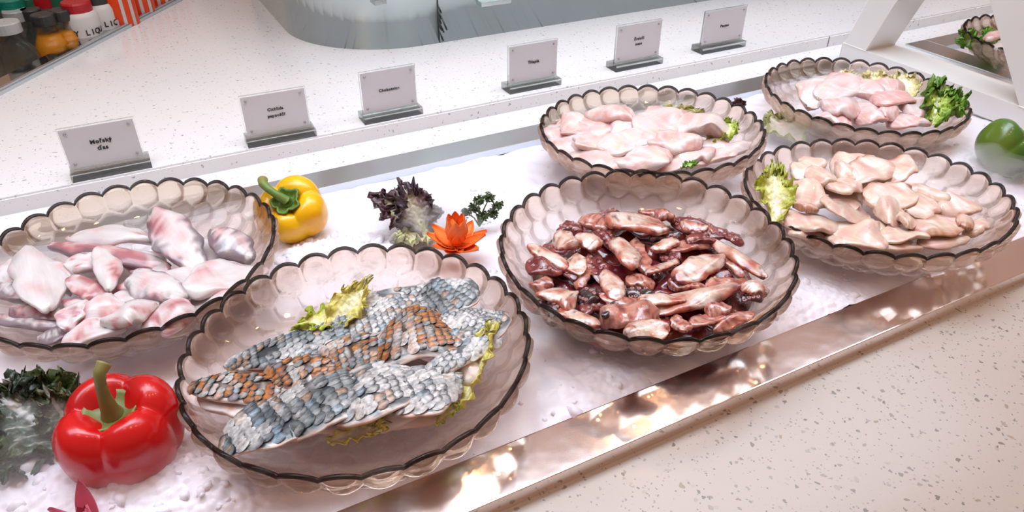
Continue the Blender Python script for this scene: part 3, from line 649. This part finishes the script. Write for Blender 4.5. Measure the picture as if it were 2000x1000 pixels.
# ---- F scaly fillets
def cf_belly(u, a, x, y, s):
    n = N3(x*4+s, y*6, s); c = mixc((.80, .74, .72), (.78, .50, .42), smooth(-.1, .5, n+(.25 if math.sin(a) < .1 else -.1)))
    return mixc(c, (.62, .30, .18), smooth(.2, .6, N3(x*8, y*9+s, 5))*.5)
def cf_skin(tone):
    def f(u, a, x, y, s):
        up = smooth(.30, .62, math.sin(a)+.25*N3(x*9, y*9+s, 8)); base = {'g': (.035, .05, .06), 'o': (.07, .045, .03), 'w': (.12, .15, .17)}[tone]
        return mixc(cf_belly(u, a, x, y, s), mixc(base, (.62, .62, .61), smooth(.10, .35, N3(x*7+s, y*9, 4))), up)
    return f
FP = [(449,718,704,648,50,.040,.044,'g',0),(652,645,868,580,70,.044,.046,'w',0),(838,606,918,556,74,.048,.050,'g',0),(385,754,556,770,58,.040,.040,'o',0),(535,744,668,712,50,.044,.046,'o',0),
(636,706,790,684,64,.046,.048,'o',0),(745,672,892,650,92,.050,.050,'o',0),(858,694,958,616,90,.048,.050,'w',0),(836,730,962,662,40,.052,.050,'w',0),(442,878,596,800,92,.040,.046,'g',0),(540,834,700,760,100,.046,.050,'g',0),(640,806,800,742,100,.050,.052,'w',0),(748,792,894,750,96,.052,.048,'w',0)]
FLAB = ['long scaly fillet with orange flesh edge, at the back left of the front bowl', 'pale scaly fillet in the back row under the upright lettuce', 'blue-grey scaly tail piece at the back right of the front bowl', 'orange-speckled scaly piece at the left end of the middle row',
 'orange-speckled piece second from the left in the middle row', 'bright orange-scaled piece at the centre of the front bowl', 'broad dark orange-scaled piece right of centre in the middle row', 'whitish scaly piece at the right rim of the front bowl', 'narrow curled strip of blue-grey skin in front of the whitish piece',
 'dark slate-scaled tail piece at the lower left end of the front row', 'grey-scaled piece second from the left in the front row', 'pale grey-scaled piece third from the left in the front row', 'blue-tinged scaly piece at the right end of the front row']
for i, t in enumerate(FP):
    o, pos, mw, L, W = piece('parrotfish_fillet', *t[:7], cf_skin(t[7]), mat=M_FLESH, arch=.16, rough=.05, taper=(.9 if i in (0, 9, 3) else .15, .15 if i not in (2, 12) else .8), roll=(-8 if i > 8 else 0), th=.008, flat=.5, nu=30, nv=24, grow=1.22)
    tag(o, FLAB[i], 'fish piece', 'scaly fillets in the front bowl')
    V, Fc, C = [], [], []; rn = random.Random(i+40); sr = .0056 if i < 9 else .0070
    nrow = max(3, int(L/(sr*1.05))); ncol = max(3, int(W/(sr*1.15)))
    for a_ in range(nrow):
        u = min(.96, max(.04, .05+.90*(a_+rn.uniform(-.12, .12))/(nrow-1)))
        for b_ in range(ncol+1):
            v = -.78+1.56*(b_+(.5 if a_ % 2 else 0)+rn.uniform(-.14, .14))/(ncol+.5)
            if abs(v) > .84 or rn.random() < .05 or N3(u*5+i*2, v*2.2, i+9) > .33: continue
            ang = math.acos(max(-1, min(1, math.copysign(abs(v)**(1/.55), v)))); ang = max(.2, min(PI-.2, ang)); p0 = pos(u, ang)
            du = pos(min(1, u+.02), ang)-pos(max(0, u-.02), ang); dv = pos(u, min(PI-.05, ang+.1))-pos(u, max(.05, ang-.1))
            if du.length < 1e-6 or dv.length < 1e-6: continue
            ex = du.normalized(); nz = ex.cross(dv).normalized(); nz = -nz if nz.z < 0 else nz; ey = nz.cross(ex)
            fl = rn.random(); tone = t[7]; nn = N3(u*6+i, v*3, i)
            light = mixc((.26, .29, .30), (.60, .60, .59), rn.random()**1.6); dark = mixc((.022, .035, .045), (.07, .09, .10), rn.random())
            if tone == 'o' and fl < .62+nn: cc = mixc((.42, .11, .015), (.60, .24, .06), rn.random())
            elif tone == 'g': cc = mixc(light, (.10, .14, .16), .25+.7*rn.random()*(1.2 if i == 9 else .8))
            elif tone == 'w': cc = mixc(light, (.80, .80, .80), rn.random())
            else: cc = light
            if rn.random() < .10: cc = mixc(cc, (.20, .36, .50), .6)
            if rn.random() < .10: cc = mixc(cc, (.55, .26, .08), .6)
            big = N3(p0.x*38+i*3, p0.y*50, 6); ed = mixc(dark, (.62, .63, .62), smooth(.10, .40, big+(.10 if tone == 'w' else -.06))); cc = mixc(cc, (.66, .66, .65), smooth(.08, .35, big)*.6)
            b0 = len(V); s1 = sr*rn.uniform(.85, 1.15); tl = rn.uniform(.12, .26)
            V.append(p0+nz*.0013-ex*s1*.1); C.append(mixc(cc, (.68, .70, .70) if tone != 'o' else (.70, .40, .18), .35*rn.random()+.1))
            for q in range(9):
                aa = -PI*.62+PI*1.24*q/8; cx_, sy_ = math.cos(aa), math.sin(aa)
                V.append(p0+ex*(s1*cx_*.92)+ey*(s1*sy_*.66)+nz*(.0004+.0014*max(0, cx_)+tl*s1*max(0, cx_)*.2)); C.append(mixc(cc, ed, min(1, .45+1.3*max(0, cx_))))
            V.append(p0-ex*s1*.9-nz*.0008); C.append(cc)
            for q in range(9):
                V.append(V[b0].lerp(V[b0+1+q], .60)+nz*.0002); C.append(mixc(cc, ed, .12 if rn.random() < .8 else .7))
            for q in range(8): Fc.append((b0, b0+11+q, b0+12+q)); Fc.append((b0+11+q, b0+1+q, b0+2+q, b0+12+q))
            Fc.append((b0, b0+19, b0+9, b0+10)); Fc.append((b0, b0+10, b0+1, b0+11))
    s_o = mesh('scales', V, Fc, M_SCALE, None, C); s_o.parent = o; s_o['kind'] = 'stuff'
for i, (t, lb) in enumerate([((395, 772, 520, 812, 50, .030, .034), 'bare translucent flesh flap under the middle row, far left'), ((470, 735, 640, 690, 36, .034, .038), 'orange-pink flesh flap between the back and middle rows'),
     ((862, 740, 935, 700, 60, .040, .040), 'pale pink flesh flap at the right end of the middle row'), ((560, 800, 860, 790, 70, .030, .030), 'pale flesh layer beneath the front row'), ((700, 830, 820, 800, 36, .032, .036), 'silvery fin strip in front of the front row'),
     ((700, 745, 860, 735, 60, .036, .036), 'pink flesh layer between middle and front rows'), ((560, 770, 700, 730, 50, .034, .034), 'pink flesh strip left of the bowl centre')]):
    o, *_ = piece('flesh_flap', *t, cf_belly, arch=.1, rough=.12, taper=(.5, .5)); tag(o, lb, 'fish piece', 'scaly fillets in the front bowl')

# ================================================================ LEAVES
def leaf(name, bx, by, tx, ty, wpx, z0, z1, cin, cmid, cedge, label, amp=.006, cat='leaf', roll=0, cup=.3, vein=(.75, .78, .6), nu=52, nv=44, vw=1.0, seed=1, freq=60, jag=.18, parent=None):
    A = at(bx, by, z0); B = at(tx, ty, z1); mid = (A+B)/2; L = (B-A).length; W = wpx/ppm(mid)
    ax = (B-A).normalized(); side = Vector((0, 0, 1)).cross(ax)
    side = side.normalized() if side.length > .2 else RT.copy(); up = ax.cross(side).normalized(); rot = Matrix.Rotation(R(roll), 3, ax); side = rot @ side; up = rot @ up
    V, Fc, C = [], [], []
    for i in range(nu+1):
        u = i/nu; wd = W/2*(math.sin(PI*min(1, .12+.80*u**.8))**.6)*(.45+.55*smooth(0, .5, u))
        for k in range(nv+1):
            v = 2*k/nv-1; e = max(abs(v), smooth(.6, 1.0, u)); er = e**2.5
            j = 1+jag*N3(v*6+seed, u*6, seed)*e+jag*.7*N3(v*17, u*17+seed, 3)*e
            x = -L/2+L*u*(1-.22*abs(v)**2*smooth(.5, 1, u))*(j if u > .7 else 1); y = wd*v*j
            z = cup*W*.5*v*v+er*amp*(.7*math.sin(u*freq*.45+v*3+seed)+1.7*N3(x*120, y*120, seed)+.7*N3(x*300, y*300, seed))+amp*.25*N3(x*300, y*300, seed+5)
            y += er*amp*.5*N3(x*230, y*230, seed+8); x += er*amp*.5*N3(x*230, y*230, seed+18)
            V.append((x, y, z))
            vv = abs(v); side_v = abs(((u*7-vv*2.2) % 1)-.5)*2; vein_m = max(smooth(.10*vw, .02, vv)*1.0, smooth(.80, 1.0, side_v)*smooth(1, .3, e)*.7*min(1, vw)) if vw else 0; vein_m = min(1, vein_m*1.2)
            c = mixc(cin, cmid, smooth(.15, .6, e+.35*N3(x*90, y*90, seed))); c = mixc(c, cedge, smooth(.55, .95, e+.25*N3(x*200, y*200, seed+1)))
            C.append(mixc(c, vein, vein_m))
    for i in range(nu):
        for k in range(nv):
            a = i*(nv+1)+k; Fc.append((a, a+1, a+nv+2, a+nv+1))
    mw = Matrix(((ax.x, side.x, up.x, mid.x), (ax.y, side.y, up.y, mid.y), (ax.z, side.z, up.z, mid.z), (0, 0, 0, 1)))
    o = mesh(name, V, Fc, M_LEAF, None, C, True, mw)
    sol = o.modifiers.new('thickness', 'SOLIDIFY'); sol.thickness = .0007
    if parent: o.parent = parent; o.matrix_parent_inverse = parent.matrix_world.inverted() if False else Matrix.Translation(-parent.location)
    else: tag(o, label, cat)
    return o
YEL, YL2, LIM, GRN_, DKG, PUR = (.72, .66, .16), (.80, .76, .38), (.42, .55, .06), (.12, .30, .02), (.03, .07, .03), (.07, .02, .035)
leaf('cabbage_leaf', 640, 660, 720, 545, 75, .040, .070, YL2, YEL, YEL, 'upright yellow cabbage leaf behind the back row of scaly fillets', .004, roll=10, seed=2)
leaf('cabbage_leaf', 690, 620, 575, 640, 75, .045, .050, YL2, YEL, LIM, 'yellow cabbage leaf lying left of the upright one', .004, seed=4)
leaf('cabbage_leaf', 905, 800, 965, 630, 60, .036, .060, YL2, YEL, YEL, 'yellow-green cabbage leaf along the right wall of the front bowl', .005, roll=-35, seed=5)
leaf('cabbage_leaf', 640, 865, 755, 832, 46, .032, .040, (.85, .85, .80), YL2, YEL, 'pale yellow cabbage leaf tip in front of the front row', .003, seed=6)
leaf('cabbage_leaf', 850, 830, 905, 785, 30, .034, .038, YL2, YEL, LIM, 'small yellow-green leaf scrap at lower right of front bowl', .003, seed=8)
leaf('cabbage_leaf', 1250, 238, 1370, 215, 42, .050, .058, YL2, (.62, .58, .26), (.55, .52, .18), 'pale yellow leaf along the back rim of the back middle bowl', .005, roll=25, seed=9)
leaf('lettuce_leaf', 1385, 285, 1435, 238, 60, .050, .062, YL2, LIM, LIM, 'bright yellow-green leaf at the right of the back middle bowl', .006, seed=11)
leaf('lettuce_leaf', 1330, 330, 1362, 318, 20, .046, .054, LIM, GRN_, GRN_, 'tiny green leaf curl at the front of the back middle bowl', .003, seed=12)
leaf('lettuce_leaf', 1170, 320, 1205, 330, 16, .046, .046, YL2, LIM, LIM, 'small lime leaf edge at front left of the back middle bowl', .002, seed=13)
leaf('cabbage_leaf', 1512, 436, 1512, 322, 78, .044, .068, YL2, (.50, .52, .08), (.45, .50, .05), 'yellow-green cabbage leaf at the left wall of the right bowl', .006, roll=10, seed=14)
leaf('cabbage_leaf', 1660, 165, 1640, 142, 50, .052, .064, YL2, YEL, YL2, 'small yellow cabbage leaf at the back left of the farthest bowl', .005, seed=15)
leaf('cabbage_leaf', 1715, 190, 1705, 140, 70, .050, .070, YL2, (.78, .72, .38), YL2, 'pale yellow crinkled leaf at the back of the farthest bowl', .005, seed=16)
leaf('cabbage_leaf', 1770, 200, 1760, 142, 60, .050, .070, (.85, .82, .70), (.76, .70, .36), YL2, 'cream cabbage leaf beside the curly green lettuce', .005, seed=17)
leaf('lettuce_leaf', 1820, 245, 1840, 160, 66, .044, .078, LIM, (.28, .45, .02), GRN_, 'bright green curly lettuce leaf standing in the farthest bowl', .010, roll=20, seed=18, jag=.35)
leaf('lettuce_leaf', 1840, 235, 1868, 185, 62, .046, .066, LIM, (.25, .42, .02), GRN_, 'green curly lettuce leaf leaning on the farthest bowl rim', .010, seed=19, jag=.35)
leaf('radicchio_scrap', 1440, 215, 1440, 192, 34, .045, .060, PUR, (.10, .02, .02), (.05, .01, .01), 'dark red leaf tip behind the back middle bowl', .003, vw=0, seed=20)
leaf('lettuce_leaf', 1560, 285, 1500, 225, 90, .004, .018, (.75, .60, .55), (.62, .58, .45), (.40, .42, .12), 'wide pinkish lettuce leaf on ice between the two back bowls', .005, seed=21)
leaf('lettuce_leaf', 800, 450, 735, 385, 100, .008, .048, (.60, .58, .30), (.30, .22, .20), PUR, 'purple-edged lollo leaf standing left of the carrot flower', .008, seed=22, jag=.3)
leaf('lettuce_leaf', 830, 460, 785, 360, 85, .008, .060, (.55, .55, .45), (.30, .24, .26), (.08, .05, .07), 'taller dark-tipped lollo leaf behind the purple-edged one', .008, roll=-10, seed=23, jag=.3)
leaf('lettuce_leaf', 850, 465, 770, 465, 70, .006, .020, YL2, (.62, .64, .30), (.66, .68, .40), 'yellow-green lettuce heart leaf beside the carrot flower', .008, seed=24)
leaf('lettuce_leaf', 845, 440, 835, 400, 50, .008, .034, (.6, .6, .6), (.35, .37, .37), (.2, .22, .22), 'small grey-green leaf behind the carrot flower', .005, seed=25)
# kale lower left
leaf('kale_leaf', 150, 880, -20, 760, 190, .010, .050, (.07, .11, .08), DKG, (.06, .09, .02), 'large dark kale leaf with white veins left of the red pepper', .010, vein=(.78, .80, .78), vw=1.3, seed=31, nu=60, nv=50, jag=.3)
leaf('kale_leaf', 130, 900, -60, 870, 150, .008, .030, (.12, .17, .14), (.06, .10, .07), (.06, .10, .05), 'pale-veined kale leaf at the lower left photo edge', .008, vein=(.80, .82, .80), vw=1.5, seed=32, nu=60, nv=50)
leaf('kale_leaf', 150, 850, 90, 765, 110, .012, .045, (.18, .22, .14), (.05, .10, .03), (.08, .08, .02), 'ruffled dark green kale leaf touching the red pepper', .009, vein=(.6, .65, .6), seed=33, jag=.3)
leaf('kale_leaf', 60, 790, 20, 735, 60, .030, .060, (.16, .22, .2), (.05, .09, .07), (.04, .07, .05), 'small upright curly kale tip above the big leaf', .008, vein=(.6, .65, .6), seed=34, jag=.4)
# second tray: lettuce and bowl
leaf('lettuce_leaf', 1950, 112, 1880, 82, 95, .006, .035, LIM, (.30, .42, .02), GRN_, 'green lettuce leaf in the second tray beyond the white support', .010, seed=41, jag=.35)
leaf('lettuce_leaf', 1950, 95, 1935, 65, 60, .010, .045, LIM, (.30, .42, .02), GRN_, 'upper green lettuce leaf in the second tray', .010, seed=42, jag=.35)
P = at(1985, 92, .05); root = empty('glass_bowl', (P.x+.105, P.y, RZ-.004)); tag(root, 'glass bowl on the second tray, seen through the white support', 'bowl', 'smoky bubble glass bowls')
for nm, me in (('bowl_body', BM), ('rim', RM)):
    o = bpy.data.objects.new(nm, me); COL.objects.link(o); o.parent = root
for (a, lb) in (((1925, 78, 1955, 66, 22, .052, .056), 'pink shrimp-like piece in the bowl on the second tray'), ((1950, 100, 1985, 85, 36, .046, .05), 'white fish piece in the bowl on the second tray')):
    o, *_ = piece('seafood_piece', *a, cf_pang(.9 if 'pink' in lb else .0, 0), rough=.12); tag(o, lb, 'fish piece')

# ================================================================ PEPPERS
def pepper(name, px, py, zc, Rr, H, lobes, col, col2, axis, label, stem_pts, stem_col, cal_r, rot=0, seed=0, dent=.30):
    P = at(px, py, zc); root = empty(name, P); q = Vector((0, 0, 1)).rotation_difference(Vector(axis).normalized()); root.rotation_mode = 'QUATERNION'; root.rotation_quaternion = q @ Matrix.Rotation(rot, 3, 'Z').to_quaternion()
    tag(root, label, 'bell pepper')
    nu_, nv_ = 56, 96; V, Fc, C = [], [], []
    for i in range(nu_+1):
        u = i/nu_
        # profile: top dent -> shoulder -> side -> bottom
        ph = PI*u; rr = math.sin(ph)**.72; zz = math.cos(ph)
        zz = math.copysign(abs(zz)**.75, zz)
        top = smooth(.45, .0, u); bot = smooth(.8, 1, u)
        z = zz*.5-dent*top*math.exp(-(rr/.42)**2)*1.0+.12*bot*math.exp(-(rr/.4)**2)
        narrow = 1-.22*smooth(.35, 1, u)
        for k in range(nv_):
            th = 2*PI*k/nv_; lb = abs(math.cos(lobes*th/2+.6*math.sin(th+seed)*.3))**.75; am = .13*smooth(.02, .25, u)
            f = 1-am+am*1.15*lb; f += .03*N3(math.cos(th)*1.5+seed, math.sin(th)*1.5, u*2)
            zl = z-.09*(1-lb)*math.sin(ph)**.5*smooth(.5, .1, u)-.03*(1-lb)
            r = Rr*rr*narrow*f; V.append((r*math.cos(th), r*math.sin(th), H*zl))
            C.append(mixc(col, col2, smooth(.1, .6, N3(math.cos(th)*1.3+seed, math.sin(th)*1.3, u*3)+.1)))
    for i in range(nu_):
        for k in range(nv_):
            a = i*nv_+k; b_ = i*nv_+(k+1) % nv_; Fc.append((a, a+nv_, b_+nv_, b_))
    mesh('pepper_body', V, Fc, M_VEG, root, C)
    zt = H*(.5-dent)+.002
    # calyx: ragged disc
    V, Fc, C = [], [], []
    for i in range(9):
        for k in range(40):
            th = 2*PI*k/40; rg = .16 if dent < .29 else .05; r = cal_r*(i/8)*(1+rg*math.cos(5*th+seed)+rg*.5*math.cos(11*th)); V.append((r*math.cos(th), r*math.sin(th), zt+.006*(1-i/8)**2+.010*(i/8)**2*(1 if dent > .2 else .4))); C.append(mixc(stem_col, (.12, .22, .03) if dent < .29 else (.20, .24, .07), i/8))
    for i in range(8):
        for k in range(40):
            a = i*40+k; b_ = i*40+(k+1) % 40; Fc.append((a, a+40, b_+40, b_))
    c = mesh('calyx', V, Fc, M_DRY, root, C); s = c.modifiers.new('t', 'SOLIDIFY'); s.thickness = .002
    pts = [Vector((x, y, zt+z)) for (x, y, z) in stem_pts]; rad = ([.0085, .0055, .0045, .0042, .0048, .0056] if dent < .29 else [.0095, .0062, .0045, .0038, .0042, .0052])[:len(pts)]
    # refine
    P2, R2 = [], []
    for i in range(len(pts)-1):
        for q_ in range(5):
            t = q_/5; P2.append(pts[i].lerp(pts[i+1], t)); R2.append(rad[i]*(1-t)+rad[i+1]*t)
    P2.append(pts[-1]); R2.append(rad[-1])
    V, Fc = tube_data(P2, R2, 14); mesh('stem', V, Fc, M_DRY, root, [mixc(stem_col, (.30, .26, .08), smooth(.6, 1, i/len(V))) for i in range(len(V))])
    return root
pepper('red_pepper', 240, 846, .034, .0435, .084, 4, (.62, .003, .005), (.48, .002, .004), (-.05, -.10, 1), 'glossy red bell pepper on ice left of the front bowl', [(0, 0, 0), (0, 0, .009), (.001, .001, .022), (.003, .002, .034), (.006, .004, .041), (.012, .007, .044)], (.17, .18, .05), .018, R(20), 1)
pepper('yellow_pepper', 575, 412, .030, .0385, .062, 4, (.92, .50, .002), (.86, .40, .002), (-.42, -.55, 1), 'yellow bell pepper between the far left bowl and the back frame', [(0, 0, 0), (.000, .000, .009), (.002, .007, .015), (.006, .017, .019), (.012, .026, .018), (.018, .030, .014)], (.14, .24, .04), .014, R(50), 3, .24)
pepper('green_pepper', 1968, 292, .026, .042, .066, 3, (.055, .15, .012), (.12, .20, .02), (.5, -.35, .8), 'green bell pepper at the right photo edge', [(0, 0, 0), (0, 0, .010), (.002, .002, .018), (.006, .004, .026)], (.35, .38, .15), .013, R(30), 5, .26)

# carrot flower
def petal_mesh(L, W, curl, col):
    V, Fc, C = [], [], []; nu_, nv_ = 14, 8
    for s in (0, 1):
        for i in range(nu_+1):
            u = i/nu_; wd = W/2*(math.sin(PI*u**.75*.98+.02))**.8 if u < 1 else .0002
            for k in range(nv_+1):
                v = 2*k/nv_-1; z = curl*L*u*u+.25*W*v*v*(1-u*.5)-(s*.0016*(1-u*.7)); V.append((L*u, max(wd, .0002)*v, z)); C.append(mixc(col, (min(1, col[0]*1.1), col[1]*1.3, col[2]*1.5), u*.5))
    n = (nu_+1)*(nv_+1)
    for s in (0, 1):
        for i in range(nu_):
            for k in range(nv_):
                a = s*n+i*(nv_+1)+k; f = (a, a+1, a+nv_+2, a+nv_+1); Fc.append(f if s == 0 else f[::-1])
    for i in range(nu_):
        for k in (0, nv_):
            a = i*(nv_+1)+k; Fc.append((a, a+nv_+1, a+nv_+1+n, a+n))
    me = bpy.data.meshes.new('petal'); me.from_pydata(V, [], Fc); me.polygons.foreach_set('use_smooth', [True]*len(me.polygons))
    ca = me.color_attributes.new('Col', 'FLOAT_COLOR', 'POINT'); ca.data.foreach_set('color', [q for c in C for q in (*c, 1)]); me.materials.append(M_DRY); return me
P = at(893, 485, .014); cf_ = empty('carrot_flower', P); tag(cf_, 'orange carrot carved as a flower on ice, centre of the display', 'garnish')
pm = [petal_mesh(.036, .020, .22, (.95, .20, .03)), petal_mesh(.033, .020, .45, (.95, .18, .03)), petal_mesh(.020, .015, .9, (.95, .22, .04))]
rn = random.Random(4)
for ring, (n, el) in enumerate(((9, 14), (8, 44), (4, 66))):
    for k in range(n):
        o = bpy.data.objects.new('petal', pm[ring]); COL.objects.link(o); o.parent = cf_; o.location = (0, 0, ring*.004)
        o.rotation_euler = (0, -R(el+rn.uniform(-8, 8)), 2*PI*(k+.5*ring)/n+rn.uniform(-.15, .15))
V, Fc = lathe_data([(.0005, .020), (.004, .018), (.005, .012), (.004, .004), (.006, -.002), (.0005, -.003)], 14); mesh('flower_core', V, Fc, M_DRY, cf_, [(.95, .22, .03)]*len(V))
# pink radish flower at the lower edge, and red one at the right edge
def radish(px, py, z, s, label, n=7):
    P = at(px, py, z); r = empty('radish_flower', P); tag(r, label, 'garnish'); me = petal_mesh(.030*s, .010*s, .15, (.66, .14, .22)); m2 = petal_mesh(.020*s, .009*s, .1, (.70, .16, .22))
    for k in range(n):
        o = bpy.data.objects.new('petal', me if k % 2 else m2); COL.objects.link(o); o.parent = r; o.rotation_euler = (0, -R(58 if k % 2 else 75), 2*PI*k/n+.5)
    V, Fc = lathe_data([(.0005, .008*s), (.005*s, .004*s), (.006*s, -.004*s), (.0005, -.006*s)], 12); mesh('flower_core', V, Fc, M_DRY, r, [(.8, .35, .4)]*len(V))
radish(182, 1042, .006, 1.35, 'pink spiky radish flower cut off by the lower photo edge')
radish(2008, 352, .014, .7, 'red radish at the right photo edge below the green pepper')
# parsley
def parsley(px, py, z, s, label, col, heads=((0, 0, .030), (.012, .004, .032), (.022, .0, .024), (-.014, 0, .014), (-.006, .004, .018), (.004, -.004, .012), (.016, .002, .012)), seed=1):
    P = at(px, py, z); r = empty('parsley_sprig', P); tag(r, label, 'garnish'); rn = random.Random(seed)
    for h in heads:
        hd = RT0*h[0]*s+Vector((0, 0, h[2]*s))+Vector((math.sin(YAW), math.cos(YAW), 0))*h[1]*s
        V, Fc = tube_data([(0, 0, -.004), (hd.x*.4, hd.y*.4, hd.z*.5), tuple(hd)], [.0011*s, .0009*s, .0006*s], 6); mesh('stem', V, Fc, M_DRY, r, [(.16, .28, .10)]*len(V))
        V, Fc, C = [], [], []
        for _ in range(110):
            d = Vector((rn.gauss(0, 1), rn.gauss(0, 1), rn.gauss(0, .7))).normalized()*rn.uniform(.3, 1)*.0068*s; c = hd+d; b0 = len(V)
            ax = Vector((rn.uniform(-1, 1), rn.uniform(-1, 1), rn.uniform(-1, 1))).normalized(); bx = ax.orthogonal().normalized(); q = .0017*s
            for k in range(5):
                a = 2*PI*k/5; V.append(c+(bx*math.cos(a)+ax.cross(bx)*math.sin(a))*q*(1.3 if k % 2 else .7)+ax*q*.5*(k % 2)); C.append(mixc(col, (.16, .26, .08), rn.random()*.7))
            Fc += [(b0, b0+1, b0+2), (b0, b0+2, b0+3), (b0, b0+3, b0+4)]
        o = mesh('curly_leaves', V, Fc, M_LEAF, r, C, False); o['kind'] = 'stuff'
parsley(936, 436, .006, 1.0, 'dark green parsley sprig behind the carrot flower', (.03, .07, .02))
parsley(1980, 345, .006, .75, 'small parsley sprig at the right edge under the green pepper', (.06, .10, .02), ((0, 0, .012), (.010, 0, .014), (-.010, 0, .008), (.018, 0, .012)), 5)

# ================================================================ COLD MIST (real scattering volumes hugging the ice)
def mist(px, py, z, rx, ry, rz, dens, label, seed):
    P = at(px, py, z); m = bpy.data.materials.new('cold_mist'); m.use_nodes = True; nt = m.node_tree; nt.nodes.clear()
    v = node(nt, 'ShaderNodeVolumeScatter'); v.inputs['Color'].default_value = (.93, .94, .96, 1); v.inputs['Density'].default_value = dens; v.inputs['Anisotropy'].default_value = .2
    o_ = node(nt, 'ShaderNodeOutputMaterial'); nt.links.new(v.outputs[0], o_.inputs['Volume'])
    bm = bmesh.new(); bmesh.ops.create_icosphere(bm, subdivisions=4, radius=1)
    for q in bm.verts:
        d = 1+.30*N3(q.co.x*1.6+seed, q.co.y*1.6, q.co.z*1.6)+.12*N3(q.co.x*4+seed, q.co.y*4, q.co.z*4); q.co = Vector((q.co.x*rx*d, q.co.y*ry*d, q.co.z*rz*d))
    o = bm_mesh('cold_mist', bm, m, None, True); o.location = P; o.rotation_euler = (0, 0, -YAW); tag(o, label, 'mist', None, 'stuff')
mist(60, 880, .018, .075, .05, .030, 11, 'cold mist drifting over the kale leaves at lower left', 1)
mist(245, 930, .012, .050, .034, .026, 22, 'cold mist around the foot of the red pepper', 2)
mist(1560, 270, .010, .060, .035, .020, 22, 'cold mist between the back middle and farthest bowls', 3)
mist(1920, 330, .016, .060, .034, .028, 13, 'cold mist beside the green pepper at the right edge', 4)
mist(830, 440, .014, .060, .035, .026, 20, 'cold mist around the lettuce and carrot flower', 5)

# ================================================================ unique labels for the fish pieces
BN = {'L': 'in far left bowl', 'B': 'in back middle bowl', 'RR': 'in farthest bowl', 'R': 'in right bowl', 'O': 'in octopus bowl'}
bpy.context.view_layer.update()
groups = {}
for (o, lb, cat, gr, key) in PENDING:
    txt = '%s %s %s' % (lb, clock(key, o), BN[key]); groups.setdefault(txt, []).append((o, cat, gr))
for txt, L_ in groups.items():
    L_.sort(key=lambda t: to_px(t[0].matrix_world.translation)[0])
    tails = [''] if len(L_) == 1 else [', left', ', right'] if len(L_) == 2 else [', leftmost', ', middle', ', rightmost'] if len(L_) == 3 else [', number %d from left' % (i+1) for i in range(len(L_))]
    for (o, cat, gr), tl in zip(L_, tails): tag(o, txt+tl, cat, gr)
